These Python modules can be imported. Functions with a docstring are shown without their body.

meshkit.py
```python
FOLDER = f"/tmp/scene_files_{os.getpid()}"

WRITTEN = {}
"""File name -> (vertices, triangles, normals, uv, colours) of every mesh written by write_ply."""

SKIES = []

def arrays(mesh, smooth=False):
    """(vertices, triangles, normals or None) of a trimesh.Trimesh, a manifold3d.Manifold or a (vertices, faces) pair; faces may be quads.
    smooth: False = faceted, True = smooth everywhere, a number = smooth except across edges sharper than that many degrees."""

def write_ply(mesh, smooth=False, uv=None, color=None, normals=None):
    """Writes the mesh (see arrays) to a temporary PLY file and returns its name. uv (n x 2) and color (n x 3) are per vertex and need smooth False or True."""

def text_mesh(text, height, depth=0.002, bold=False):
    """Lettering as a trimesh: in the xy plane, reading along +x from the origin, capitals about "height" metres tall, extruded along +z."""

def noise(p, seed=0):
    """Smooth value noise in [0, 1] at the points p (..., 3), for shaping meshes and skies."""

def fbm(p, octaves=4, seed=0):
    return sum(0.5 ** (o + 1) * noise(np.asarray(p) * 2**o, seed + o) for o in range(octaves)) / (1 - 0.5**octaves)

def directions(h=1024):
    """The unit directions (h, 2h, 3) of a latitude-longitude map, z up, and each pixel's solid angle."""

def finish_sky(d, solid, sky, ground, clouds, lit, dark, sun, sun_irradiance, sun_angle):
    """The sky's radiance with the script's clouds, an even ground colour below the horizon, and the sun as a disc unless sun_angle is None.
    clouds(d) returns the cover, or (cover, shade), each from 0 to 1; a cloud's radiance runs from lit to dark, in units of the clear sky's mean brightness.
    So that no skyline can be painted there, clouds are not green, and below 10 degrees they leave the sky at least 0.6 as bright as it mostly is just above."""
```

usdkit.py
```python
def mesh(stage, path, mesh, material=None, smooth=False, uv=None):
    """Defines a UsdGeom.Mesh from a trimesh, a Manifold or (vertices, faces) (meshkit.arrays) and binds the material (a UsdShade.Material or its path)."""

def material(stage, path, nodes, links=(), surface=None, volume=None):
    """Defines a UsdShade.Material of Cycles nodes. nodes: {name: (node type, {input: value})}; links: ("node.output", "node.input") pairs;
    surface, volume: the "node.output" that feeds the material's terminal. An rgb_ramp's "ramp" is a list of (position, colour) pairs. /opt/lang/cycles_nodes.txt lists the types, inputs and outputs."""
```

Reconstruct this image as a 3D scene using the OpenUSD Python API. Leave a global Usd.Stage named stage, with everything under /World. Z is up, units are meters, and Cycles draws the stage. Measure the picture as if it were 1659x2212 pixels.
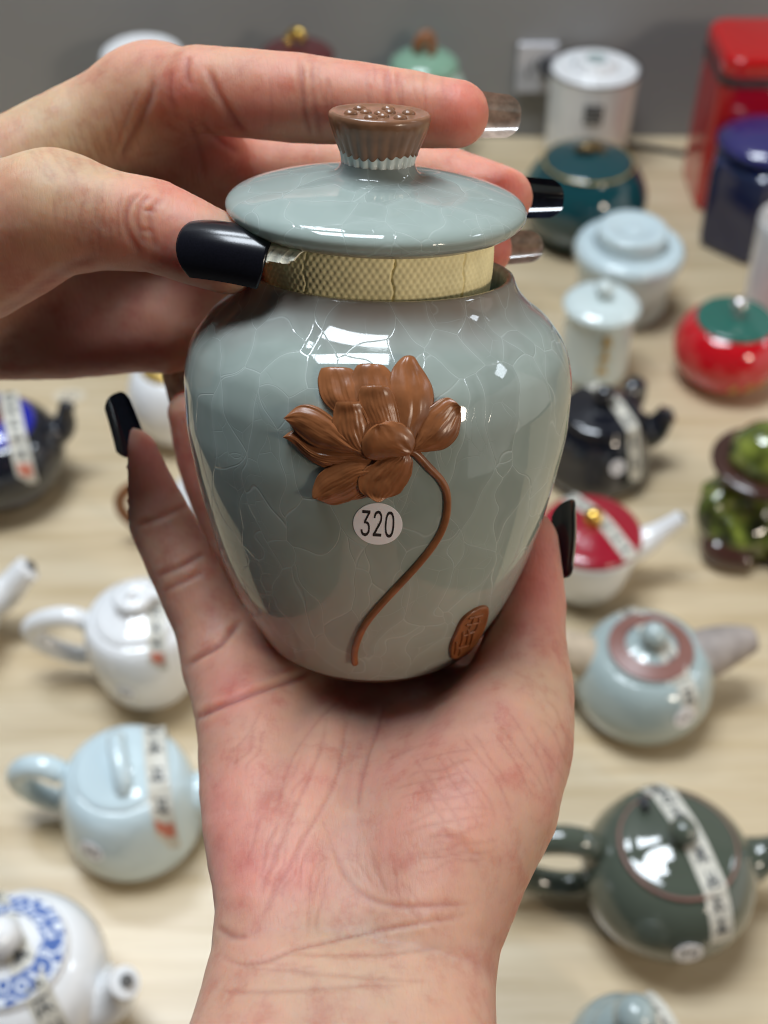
import math, random, numpy as np, trimesh, usdkit, meshkit
from scipy.interpolate import PchipInterpolator, CubicSpline
from scipy.spatial import cKDTree
from scipy import ndimage
from pxr import Usd, UsdGeom, UsdLux, UsdShade, Gf, Sdf, Vt

random.seed(7)
rng = np.random.default_rng(7)
stage = Usd.Stage.CreateInMemory()
UsdGeom.SetStageUpAxis(stage, UsdGeom.Tokens.z)
UsdGeom.SetStageMetersPerUnit(stage, 1.0)
UsdGeom.Xform.Define(stage, '/World')
stage.SetDefaultPrim(stage.GetPrimAtPath('/World'))
UsdGeom.Scope.Define(stage, '/World/Looks')

# ------------------------------------------------------------------ camera
FOC, CX, CY = 2500.0, 829.5, 1106.0          # lens in units of the 1659 x 2212 view used for measuring
PITCH, CAMH = math.radians(45.5), 0.62
RIGHT = np.array([1.0, 0, 0])
UP = np.array([0, math.sin(PITCH), math.cos(PITCH)])
FWD = np.array([0, math.cos(PITCH), -math.sin(PITCH)])
EYE = np.array([0, 0, CAMH])
M3 = np.stack([RIGHT, UP, FWD])              # rows: camera axes in the world


def cw(p):
    """camera millimetres (right, up, ahead) -> world metres"""
    return EYE + np.asarray(p, float) @ M3 * 0.001


def cp(px, py, z):
    """a measured sight line at depth z (mm) -> camera millimetres"""
    px, py, z = np.broadcast_arrays(*[np.asarray(a, float) for a in (px, py, z)])
    return np.stack([(px - CX) * z / FOC, (CY - py) * z / FOC, z], -1)


cam = UsdGeom.Camera.Define(stage, '/World/camera')
m = np.eye(4)
m[0, :3], m[1, :3], m[2, :3], m[3, :3] = RIGHT, UP, -FWD, EYE
cam.AddTransformOp().Set(Gf.Matrix4d(m.tolist()))
cam.CreateHorizontalApertureAttr(36.0)
cam.CreateVerticalApertureAttr(48.0)
cam.CreateFocalLengthAttr(36.0 * FOC / 1659.0)
cam.CreateClippingRangeAttr(Gf.Vec2f(0.01, 50))
cam.CreateFStopAttr(17.0)
cam.CreateFocusDistanceAttr(0.236)
cam.CreateExposureAttr(0.07)

# ------------------------------------------------------------------ lamps
room = usdkit.material(stage, '/World/Looks/room_air', {'b': ('background_shader', {'color': (0.80, 0.88, 1.0), 'strength': 0.03})}, [], surface=None)
dome = UsdLux.DomeLight.Define(stage, '/World/dome')
sh = UsdShade.Shader.Get(stage, '/World/Looks/room_air/b')
room.CreateSurfaceOutput('cycles').ConnectToSource(sh.CreateOutput('background', Sdf.ValueTypeNames.Token))
UsdShade.MaterialBindingAPI.Apply(dome.GetPrim()).Bind(room)
dome.CreateIntensityAttr(1.0)


def aim(xf, pos, target):
    d = np.asarray(target, float) - np.asarray(pos, float)
    zz = -d / np.linalg.norm(d)
    xx = np.cross([0, 0, 1.0], zz) if abs(zz[2]) < 0.999 else np.array([1.0, 0, 0])
    xx /= np.linalg.norm(xx)
    yy = np.cross(zz, xx)
    mm = np.eye(4)
    mm[0, :3], mm[1, :3], mm[2, :3], mm[3, :3] = xx, yy, zz, pos
    xf.AddTransformOp().Set(Gf.Matrix4d(mm.tolist()))


def rect_light(name, pos, w, h, power, col, target=None):
    l = UsdLux.RectLight.Define(stage, '/World/' + name)
    l.CreateWidthAttr(w); l.CreateHeightAttr(h); l.CreateIntensityAttr(power); l.CreateColorAttr(Gf.Vec3f(*col))
    aim(l, pos, target if target is not None else np.asarray(pos) - [0, 0, 1])


rect_light('ceiling_panel', (-0.36, 0.66, 2.4), 1.10, 0.66, 25.0, (0.84, 0.92, 1.0))
rect_light('ceiling_panel_001', (-0.62, 1.62, 2.4), 0.66, 0.56, 25.0, (0.84, 0.92, 1.0))
rect_light('ceiling_panel_002', (3.15, 1.10, 2.4), 0.70, 0.60, 14.0, (0.82, 0.91, 1.0))
rect_light('side_fill_light', (2.7, 0.30, 0.55), 5.0, 2.0, 0.75, (1.0, 0.95, 0.88), target=(0.0, 0.30, 0.45))  # broad unseen light added at the right to brighten the jar
spot = UsdLux.DiskLight.Define(stage, '/World/spot_lamp')
spot.CreateRadiusAttr(0.14); spot.CreateIntensityAttr(50.0); spot.CreateColorAttr(Gf.Vec3f(1.0, 0.86, 0.70))
aim(spot, (1.26, -0.86, 1.04), (0.05, 0.45, 0.2))

# ------------------------------------------------------------------ helpers
used = {}


def numbered(parent, name):
    k = parent + '/' + name
    n = used.get(k, 0)
    used[k] = n + 1
    return k if n == 0 else f'{k}_{n:03d}'


def tag(prim, label=None, cat=None, group=None, kind=None):
    for k, v in (('label', label), ('category', cat), ('group', group), ('kind', kind)):
        if v:
            prim.SetCustomDataByKey(k, v)
    return prim


def thing(name, label, cat, loc=(0, 0, 0), rotz=0.0, group=None, matrix=None):
    x = UsdGeom.Xform.Define(stage, numbered('/World', name))
    if matrix is not None:
        x.AddTransformOp().Set(Gf.Matrix4d(matrix.tolist()))
    else:
        x.AddTranslateOp().Set(Gf.Vec3d(*map(float, loc)))
        if rotz:
            x.AddRotateZOp().Set(float(rotz))
    return tag(x.GetPrim(), label, cat, group)


def part(parent, name, mesh, mat, smooth=35, label=None):
    p = parent.GetPath().pathString if hasattr(parent, 'GetPath') else parent
    o = usdkit.mesh(stage, numbered(p, name), mesh, mat, smooth=smooth)
    return tag(o.GetPrim(), label)


def lathe(profile, n=72, z0=0.0, cap=True):
    """surface of revolution about z from (r, z) pairs"""
    pr = np.asarray(profile, float)
    k = len(pr)
    a = np.linspace(0, 2 * np.pi, n, endpoint=False)
    v = np.stack([np.outer(pr[:, 0], np.cos(a)), np.outer(pr[:, 0], np.sin(a)), np.repeat(pr[:, 1:2] + z0, n, 1)], -1).reshape(-1, 3)
    i, j = np.meshgrid(np.arange(k - 1), np.arange(n), indexing='ij')
    j2 = (j + 1) % n
    q = np.stack([i * n + j, i * n + j2, (i + 1) * n + j2, (i + 1) * n + j], -1).reshape(-1, 4)
    f = np.vstack([q[:, [0, 1, 2]], q[:, [0, 2, 3]]])
    t = trimesh.Trimesh(v, f, process=True)
    t.merge_vertices()
    t.update_faces(t.nondegenerate_faces())
    if t.volume < 0:
        t.invert()
    return t


def curve(pts, n=40, closed=False):
    pts = np.asarray(pts, float)
    s = np.r_[0, np.cumsum(np.linalg.norm(np.diff(pts, axis=0), axis=1) + 1e-9)]
    if len(pts) < 3:
        return np.stack([np.interp(np.linspace(0, s[-1], n), s, pts[:, k]) for k in range(pts.shape[1])], 1)
    return CubicSpline(s, pts, axis=0)(np.linspace(0, s[-1], n))


def tube(pts, rad, n=16, flat=1.0, up=(0, 0, 1), smooth_n=40, caps=True):
    """a tube along pts with radius rad (number, or one per given point); flat squashes along 'up'"""
    pts = np.asarray(pts, float)
    rad = np.broadcast_to(np.asarray(rad, float), (len(pts),))
    c = curve(np.c_[pts, rad], smooth_n)
    p, r = c[:, :3], c[:, 3]
    t = np.gradient(p, axis=0)
    t /= np.linalg.norm(t, axis=1)[:, None]
    u = np.asarray(up, float)
    vs = []
    for i in range(len(p)):
        u = u - (u @ t[i]) * t[i]
        if np.linalg.norm(u) < 1e-6:
            u = np.cross(t[i], [1, 0, 0])
        u = u / np.linalg.norm(u)
        w = np.cross(t[i], u)
        a = np.linspace(0, 2 * np.pi, n, endpoint=False)
        vs.append(p[i] + r[i] * (np.cos(a)[:, None] * u * flat + np.sin(a)[:, None] * w))
    v = np.vstack(vs)
    k = len(p)
    i, j = np.meshgrid(np.arange(k - 1), np.arange(n), indexing='ij')
    j2 = (j + 1) % n
    q = np.stack([i * n + j, i * n + j2, (i + 1) * n + j2, (i + 1) * n + j], -1).reshape(-1, 4)
    f = [q[:, [0, 1, 2]], q[:, [0, 2, 3]]]
    if caps:
        v = np.vstack([v, p[0] - t[0] * r[0] * .35, p[-1] + t[-1] * r[-1] * .35])
        a, b = len(v) - 2, len(v) - 1
        jj = np.arange(n)
        f += [np.stack([np.full(n, a), (jj + 1) % n, jj], 1), np.stack([np.full(n, b), (k - 1) * n + jj, (k - 1) * n + (jj + 1) % n], 1)]
    m_ = trimesh.Trimesh(v, np.vstack(f), process=False)
    if m_.volume < 0:
        m_.invert()
    return m_


def sheet(top, bottom):
    """closed plate from two grids (n, m, 3) of points"""
    n, m_ = top.shape[:2]
    v = np.vstack([top.reshape(-1, 3), bottom.reshape(-1, 3)])
    o = n * m_
    i, j = np.meshgrid(np.arange(n - 1), np.arange(m_ - 1), indexing='ij')
    q = np.stack([i * m_ + j, (i + 1) * m_ + j, (i + 1) * m_ + j + 1, i * m_ + j + 1], -1).reshape(-1, 4)
    b = np.r_[np.arange(m_), np.arange(1, n) * m_ + m_ - 1, (n - 1) * m_ + np.arange(m_ - 2, -1, -1), np.arange(n - 2, 0, -1) * m_]
    b2 = np.roll(b, -1)
    side = np.stack([b, b2, b2 + o, b + o], 1)
    q = np.vstack([q, q[:, ::-1] + o, side])
    t = trimesh.Trimesh(v, np.vstack([q[:, [0, 1, 2]], q[:, [0, 2, 3]]]), process=False)
    if t.volume < 0:
        t.invert()
    return t


# ------------------------------------------------------------------ materials
def mat(name, nodes, links, surface='p.BSDF'):
    return usdkit.material(stage, '/World/Looks/' + name, nodes, links, surface=surface)


def plain(name, col, rough=0.4, bump=0.0, bscale=600, vary=0.08, vscale=60, **kw):
    """one colour with a little cloudy variation and fine relief"""
    nodes = {'tc': ('texture_coordinate', {}),
             'n': ('noise_texture', {'scale': vscale, 'detail': 4.0}),
             'r': ('rgb_ramp', {'ramp': [(0.3, tuple(np.array(col) * (1 - vary))), (0.7, tuple(np.minimum(np.array(col) * (1 + vary), 1)))]}),
             'p': ('principled_bsdf', {'roughness': rough, **kw})}
    links = [('tc.object', 'n.vector'), ('n.fac', 'r.fac'), ('r.color', 'p.base_color')]
    if bump:
        nodes['bn'] = ('noise_texture', {'scale': bscale, 'detail': 3.0})
        nodes['b'] = ('bump', {'strength': bump, 'distance': min(0.0005, 0.12 / bscale)})
        links += [('tc.object', 'bn.vector'), ('bn.fac', 'b.height'), ('b.normal', 'p.normal')]
    return mat(name, nodes, links)


def celadon(name, ramp, zlo, zhi, line=0.46, scale=122.0, rough=0.045):
    """crackled glaze: colour by height, cells of slightly different tone, fine pale cracks"""
    nodes = {'tc': ('texture_coordinate', {}), 'sep': ('separate_xyz', {}),
             'mr': ('map_range', {'from_min': zlo, 'from_max': zhi, 'clamp': True}),
             'cn': ('noise_texture', {'scale': 45.0, 'detail': 3.0}),
             'addn': ('math', {'math_type': 'multiply_add', 'value2': 0.14, 'value3': -0.07}),
             'hz': ('math', {'math_type': 'add'}),
             'ramp': ('rgb_ramp', {'ramp': ramp}),
             'wn': ('noise_texture', {'scale': 70.0, 'detail': 1.0}),
             'ws': ('vector_math', {'math_type': 'multiply_add', 'vector2': (0.012, 0.012, 0.012), 'vector3': (-0.006, -0.006, -0.006)}),
             'wa': ('vector_math', {'math_type': 'add'}),
             'mp': ('mapping', {'scale': (1.0, 1.0, 0.40)}),
             'v1': ('voronoi_texture', {'feature': 'distance_to_edge', 'scale': scale}),
             'v2': ('voronoi_texture', {'feature': 'f1', 'scale': scale}),
             'mp2': ('mapping', {'scale': (1.0, 1.0, 0.75), 'location': (0.3, 0.1, 0.2)}),
             'v3': ('voronoi_texture', {'feature': 'distance_to_edge', 'scale': scale * 1.7}),
             'l1': ('map_range', {'from_min': 0.0, 'from_max': 0.017, 'to_min': 1.0, 'to_max': 0.0, 'clamp': True}),
             'l3': ('map_range', {'from_min': 0.0, 'from_max': 0.020, 'to_min': 0.5, 'to_max': 0.0, 'clamp': True}),
             'gate': ('noise_texture', {'scale': 60.0, 'detail': 1.0}),
             'gr': ('map_range', {'from_min': 0.52, 'from_max': 0.62, 'clamp': True}),
             'g3': ('math', {'math_type': 'multiply'}),
             'lm': ('math', {'math_type': 'maximum'}),
             'ls': ('math', {'math_type': 'multiply', 'value2': line}),
             'lw': ('map_range', {'from_min': 0.0, 'from_max': 0.16, 'to_min': 0.30, 'to_max': 0.0, 'clamp': True}), 'lm2': ('math', {'math_type': 'maximum'}),
             'sepc': ('separate_color', {}),
             'tone': ('map_range', {'from_min': 0.0, 'from_max': 1.0, 'to_min': 0.90, 'to_max': 1.06}),
             'tv': ('vector_math', {'math_type': 'scale'}),
             'mx': ('mix', {'mix_type': 'mix', 'color2': (0.47, 0.52, 0.49)}),
             'bp': ('bump', {'strength': 0.22, 'distance': 0.0002, 'invert': True}),
             'p': ('principled_bsdf', {'roughness': rough, 'specular_ior_level': 0.40,
                                       'subsurface_weight': 0.15, 'subsurface_scale': 0.002, 'subsurface_radius': (0.8, 1.0, 0.9)})}
    links = [('tc.object', 'sep.vector'), ('sep.z', 'mr.value'), ('tc.object', 'cn.vector'), ('cn.fac', 'addn.value1'), ('addn.value', 'hz.value1'), ('mr.result', 'hz.value2'),
             ('hz.value', 'ramp.fac'), ('tc.object', 'wn.vector'), ('wn.color', 'ws.vector1'), ('tc.object', 'wa.vector1'), ('ws.vector', 'wa.vector2'),
             ('wa.vector', 'mp.vector'), ('mp.vector', 'v1.vector'), ('mp.vector', 'v2.vector'), ('wa.vector', 'mp2.vector'), ('mp2.vector', 'v3.vector'),
             ('v1.distance', 'l1.value'), ('v3.distance', 'l3.value'), ('tc.object', 'gate.vector'), ('gate.fac', 'gr.value'), ('gr.result', 'g3.value1'), ('l3.result', 'g3.value2'),
             ('l1.result', 'lm.value1'), ('g3.value', 'lm.value2'), ('v1.distance', 'lw.value'), ('lm.value', 'lm2.value1'), ('lw.result', 'lm2.value2'), ('lm2.value', 'ls.value1'), ('v2.color', 'sepc.color'), ('sepc.r', 'tone.value'),
             ('ramp.color', 'tv.vector1'), ('tone.result', 'tv.scale'), ('tv.vector', 'mx.color1'), ('ls.value', 'mx.fac'), ('mx.color', 'p.base_color'),
             ('lm.value', 'bp.height'), ('bp.normal', 'p.normal')]
    return mat(name, nodes, links)


MAT = {}
MAT['jar_glaze'] = celadon('jar_glaze', [(0.0, (0.31, 0.325, 0.275)), (0.35, (0.305, 0.345, 0.295)), (0.70, (0.28, 0.328, 0.295)), (0.90, (0.265, 0.308, 0.278)), (0.96, (0.28, 0.29, 0.265)), (1.0, (0.26, 0.225, 0.195))], 0.0, 0.089)
MAT['lid_glaze'] = celadon('lid_glaze', [(0.0, (0.26, 0.17, 0.11)), (0.12, (0.30, 0.30, 0.27)), (0.35, (0.265, 0.315, 0.288)), (0.8, (0.265, 0.315, 0.288)), (0.95, (0.22, 0.25, 0.235))], 0.0, 0.0115, line=0.36, scale=100)
MAT['clay'] = plain('brown_clay', (0.235, 0.085, 0.030), 0.30, bump=0.15, bscale=1500, vary=0.22, vscale=260, specular_ior_level=0.5)
MAT['knob_clay'] = plain('knob_clay', (0.20, 0.095, 0.05), 0.25, bump=0.25, bscale=900, vary=0.25, vscale=200)
MAT['foot_clay'] = plain('foot_clay', (0.10, 0.05, 0.03), 0.7, bump=0.3, bscale=1200)
MAT['pale_glaze'] = plain('pale_glaze', (0.50, 0.53, 0.50), 0.12, vary=0.15, vscale=300, coat_weight=0.6)
MAT['fabric'] = plain('gasket_cloth', (0.90, 0.80, 0.47), 0.95, bump=0.5, bscale=1800, vary=0.10, vscale=160, specular_ior_level=0.15)
MAT['paper'] = plain('torn_paper', (0.80, 0.76, 0.62), 0.95, bump=0.4, bscale=1500, specular_ior_level=0.1)
MAT['sticker'] = plain('sticker_paper', (0.86, 0.84, 0.86), 0.35, vary=0.02)
MAT['ink'] = plain('black_ink', (0.012, 0.012, 0.014), 0.4, vary=0.02)
MAT['wall'] = plain('grey_wall', (0.27, 0.265, 0.26), 0.75, bump=0.15, bscale=220, vary=0.05, vscale=5)

# pale wood: long streaks along x
MAT['wood'] = mat('pale_wood', {
    'tc': ('texture_coordinate', {}), 'mp': ('mapping', {'scale': (1.6, 26.0, 26.0)}), 'n1': ('noise_texture', {'scale': 2.2, 'detail': 6.0, 'roughness': 0.6, 'distortion': 0.6}),
    'mp2': ('mapping', {'scale': (5.0, 180.0, 180.0)}), 'n2': ('noise_texture', {'scale': 2.0, 'detail': 3.0}),
    'r1': ('rgb_ramp', {'ramp': [(0.30, (0.47, 0.355, 0.205)), (0.5, (0.57, 0.455, 0.295)), (0.72, (0.63, 0.525, 0.365))]}),
    'r2': ('rgb_ramp', {'ramp': [(0.35, (0.92, 0.90, 0.88)), (0.6, (1.0, 1.0, 1.0))]}),
    'mx': ('mix', {'mix_type': 'multiply', 'fac': 1.0}), 'b': ('bump', {'strength': 0.12, 'distance': 0.0006}),
    'p': ('principled_bsdf', {'roughness': 0.30, 'specular_ior_level': 0.45})},
    [('tc.object', 'mp.vector'), ('mp.vector', 'n1.vector'), ('n1.fac', 'r1.fac'), ('tc.object', 'mp2.vector'), ('mp2.vector', 'n2.vector'), ('n2.fac', 'r2.fac'),
     ('r1.color', 'mx.color1'), ('r2.color', 'mx.color2'), ('mx.color', 'p.base_color'), ('n2.fac', 'b.height'), ('b.normal', 'p.normal')])

# skin: pigment and darker creases come with the mesh (primvar "skin"), fine relief from noise and cell edges
MAT['skin'] = mat('skin', {
    'at': ('attribute', {'attribute': 'skin'}), 'tc': ('texture_coordinate', {}),
    'n': ('noise_texture', {'scale': 130.0, 'detail': 5.0, 'roughness': 0.65}), 'r': ('rgb_ramp', {'ramp': [(0.30, (0.88, 0.70, 0.70)), (0.48, (1, 1, 1)), (0.70, (1.07, 1.10, 1.08))]}),
    'mx': ('mix', {'mix_type': 'multiply', 'fac': 1.0}),
    'mpv': ('mapping', {'scale': (1.0, 0.28, 0.28), 'rotation': (0.0, 0.0, 0.6)}),
    'v': ('noise_texture', {'scale': 1500.0, 'detail': 3.0, 'distortion': 0.4}), 'vm': ('map_range', {'from_min': 0.35, 'from_max': 0.6, 'clamp': True}),
    'n3': ('noise_texture', {'scale': 2600.0, 'detail': 2.0}), 'hm': ('math', {'math_type': 'multiply_add', 'value2': 0.35}),
    'b': ('bump', {'strength': 0.26, 'distance': 0.00014}),
    'p': ('principled_bsdf', {'roughness': 0.54, 'specular_ior_level': 0.34, 'subsurface_method': 'random_walk', 'subsurface_weight': 1.0, 'subsurface_scale': 0.0015, 'subsurface_radius': (1.0, 0.36, 0.2)})},
    [('at.color', 'mx.color1'), ('tc.object', 'n.vector'), ('n.fac', 'r.fac'), ('r.color', 'mx.color2'), ('mx.color', 'p.base_color'), ('tc.object', 'mpv.vector'), ('mpv.vector', 'v.vector'), ('v.fac', 'vm.value'),
     ('tc.object', 'n3.vector'), ('n3.fac', 'hm.value1'), ('vm.result', 'hm.value3'), ('hm.value', 'b.height'), ('b.normal', 'p.normal')])
MAT['nail_black'] = plain('black_nail_varnish', (0.006, 0.007, 0.012), 0.10, vary=0.3, vscale=900, coat_weight=0.8, coat_roughness=0.05)
MAT['nail_pearl'] = plain('pearly_black_nail_varnish', (0.005, 0.005, 0.008), 0.22, vary=0.3, vscale=3000, bump=0.06, bscale=4000, specular_ior_level=0.4, coat_weight=0.12, coat_roughness=0.12)
MAT['nail_taupe'] = plain('taupe_nail_varnish', (0.46, 0.37, 0.30), 0.16, vary=0.35, vscale=420, coat_weight=1.0, transmission_weight=0.15)

# ------------------------------------------------------------------ the setting: table and wall
WALL_Y = 1.19
tb = trimesh.creation.box((1.75, WALL_Y - 0.19, 0.03)); tb.apply_translation((0.32, (WALL_Y + 0.19) / 2, -0.015))
t = part('/World', 'table', tb, MAT['wood'], False); tag(t, 'pale wood table top under all the pottery', 'table', kind='structure')
wl = trimesh.creation.box((6.0, 0.05, 3.2)); wl.apply_translation((0, WALL_Y + 0.027, 0.0))
fl = trimesh.creation.box((8, 7, 0.05)); fl.apply_translation((0, -2.0, -0.78)); t = part('/World', 'floor', fl, plain('dark_floor', (0.11, 0.10, 0.095), 0.6, vary=0.1, vscale=4), False); tag(t, 'dark floor below the table', 'floor', kind='structure')
t = part('/World', 'wall', wl, MAT['wall'], False); tag(t, 'plain grey wall behind the table', 'wall', kind='structure')

# ------------------------------------------------------------------ tea jar in the hands (local z = the jar's axis, metres)
TILT = math.radians(24)


def frame(tilt, roll):
    a = np.array([math.sin(roll) * math.cos(tilt), math.cos(roll) * math.cos(tilt), -math.sin(tilt)])
    u = np.array([math.cos(roll), -math.sin(roll), 0.0])
    return np.stack([u, -np.cross(a, u), a])   # rows x, y (away), z of the thing in camera axes


def thing_matrix(axes, origin):
    w3 = axes @ M3
    mm = np.eye(4)
    mm[:3, :3] = w3
    mm[3, :3] = cw(origin)
    return mm


KN = np.array([-57, -52, -44, -34, -22, -10, 0, 8, 15, 22, 26, 29.5, 32.0])
RV = np.array([27.4, 30.2, 34.1, 37.7, 40.7, 42.95, 44.15, 44.2, 42.9, 38.3, 33.3, 30.5, 29.6])
JR = PchipInterpolator(KN, RV)
JAX = frame(TILT, 0.03)
JO = cp(815.4, 882, 270.0)
JBASE = JO - 58.5 * JAX[2]


def on_jar(px, py):
    """where sight lines meet the jar: local metres, and outward normals"""
    d = cp(px, py, 1.0)
    sh_ = d.shape[:-1]
    d = d.reshape(-1, 3)
    L = d @ JAX.T
    o = -JO @ JAX.T
    ts = np.linspace(200, 300, 500)
    lo = np.full(len(d), np.nan)
    for ta, tb_ in zip(ts[:-1], ts[1:]):
        q = o + tb_ * L
        ins = (np.hypot(q[:, 0], q[:, 1]) < JR(np.clip(q[:, 2], -57, 32))) & (q[:, 2] < 32) & (q[:, 2] > -60)
        lo = np.where(np.isnan(lo) & ins, ta, lo)
    lo = np.where(np.isnan(lo), 250, lo)
    hi = lo + ts[1] - ts[0]
    for _ in range(30):
        mid = (lo + hi) / 2
        q = o + mid[:, None] * L
        ins = np.hypot(q[:, 0], q[:, 1]) < JR(np.clip(q[:, 2], -57, 32))
        hi, lo = np.where(ins, mid, hi), np.where(ins, lo, mid)
    q = o + hi[:, None] * L
    rr = np.hypot(q[:, 0], q[:, 1])
    dr = JR.derivative()(np.clip(q[:, 2], -57, 32))
    n = np.stack([q[:, 0] / rr, q[:, 1] / rr, -dr], 1)
    n /= np.linalg.norm(n, axis=1)[:, None]
    q[:, 2] += 58.5
    return (q * 0.001).reshape(*sh_, 3), n.reshape(*sh_, 3)


jar = thing('tea_jar', 'grey green crackle glazed tea jar with brown lotus relief, held in the lower hand', 'tea jar', matrix=thing_matrix(JAX, JBASE))
hh = np.linspace(-57, 30.2, 110)
prof = [(0.0, -56.5), (22.5, -56.5), (24.2, -58.5), (26.2, -58.3)] + [(float(JR(h)), h) for h in hh] + [(29.75, 31.2), (29.45, 31.9), (28.9, 32.25), (28.2, 32.2), (27.6, 31.7), (27.25, 30.8), (27.2, 28), (27.4, 24), (31, 18), (37, 8), (38, -10), (30, -40), (0, -50)]
prof = np.array(prof) * 0.001
jb = lathe(prof[4:], 200, 0.0585)
part(jar, 'body', jb, MAT['jar_glaze'], 40)
part(jar, 'foot_ring', lathe(np.vstack([prof[:4], [[0.0273, -0.0570], [0.0268, -0.0566], [0.0, -0.0562]]]), 120, 0.0585), MAT['foot_clay'], 40)


def z4(pts):
    p = np.asarray(pts, float)
    return np.stack([548.6 + p[..., 0] * .4299, 713.2 + p[..., 1] * .4299], -1)


lotus = UsdGeom.Xform.Define(stage, numbered(jar.GetPath().pathString, 'lotus_flower')).GetPrim()


def petal(left, right, base, tip, lift, bulge, veins, curl=0.5, seed=0, blunt=0.0):
    """a petal: two edge curves running from base to tip, its own dome, veins and turned-up rim"""
    nu, nv = 46, 30
    Lc = curve(np.vstack([[base], left, [[tip[0] - blunt, tip[1] + .1 * blunt]]]), nu)
    Rc = curve(np.vstack([[base], right, [[tip[0] + blunt, tip[1] + .1 * blunt]]]), nu)
    jag = (meshkit.fbm(np.stack([np.linspace(0, 5, nu) + seed * 7, np.zeros(nu), np.zeros(nu)], 1), 3, seed) - .5)[:, None] * 22 * np.sin(np.linspace(0, np.pi, nu))[:, None]
    Lc = Lc + jag; Rc = Rc - 0.8 * jag[::-1]
    v = np.linspace(0, 1, nv)
    g = Lc[:, None] * (1 - v)[None, :, None] + Rc[:, None] * v[None, :, None]
    px = z4(g)
    P, N = on_jar(px[..., 0], px[..., 1])
    u = np.linspace(0, 1, nu)[:, None]
    s = (2 * v - 1)[None]
    dome = (1 - np.abs(s) ** 2.6) * np.sin(np.pi * np.clip(0.12 + 0.78 * u, 0, 1)) ** 0.6
    rim = np.exp(-((1 - np.abs(s)) / 0.10) ** 2) * np.sin(np.pi * np.clip(u, 0.0, 1)) ** .5 + np.exp(-((1 - u) / 0.06) ** 2)
    vein = 0.5 + 0.5 * np.cos(s * np.pi * veins * 1.4 + 0.6 * np.sin(3 * u + seed))
    wob = meshkit.fbm(np.stack([u * 4 + seed + 0 * s, s * 3 + 0 * u, 0 * u * s], -1), 3, seed) - 0.5
    tipf = np.exp(-((u - 0.93) / 0.07) ** 2) * (1 - np.abs(s) ** 4)
    h = 1.5 * lift * (0.5 + 0.5 * u) + 1.25 * bulge * dome + curl * (0.55 * np.clip(rim, 0, 1) + 0.5 * tipf) - 0.17 * vein * dome * np.clip(np.sin(np.pi * u) * 1.5, 0, 1) + 0.6 * wob * dome
    top = P + N * (h[..., None] * 0.001)
    bot = P - N * 0.0006
    return sheet(top, bot)


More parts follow.
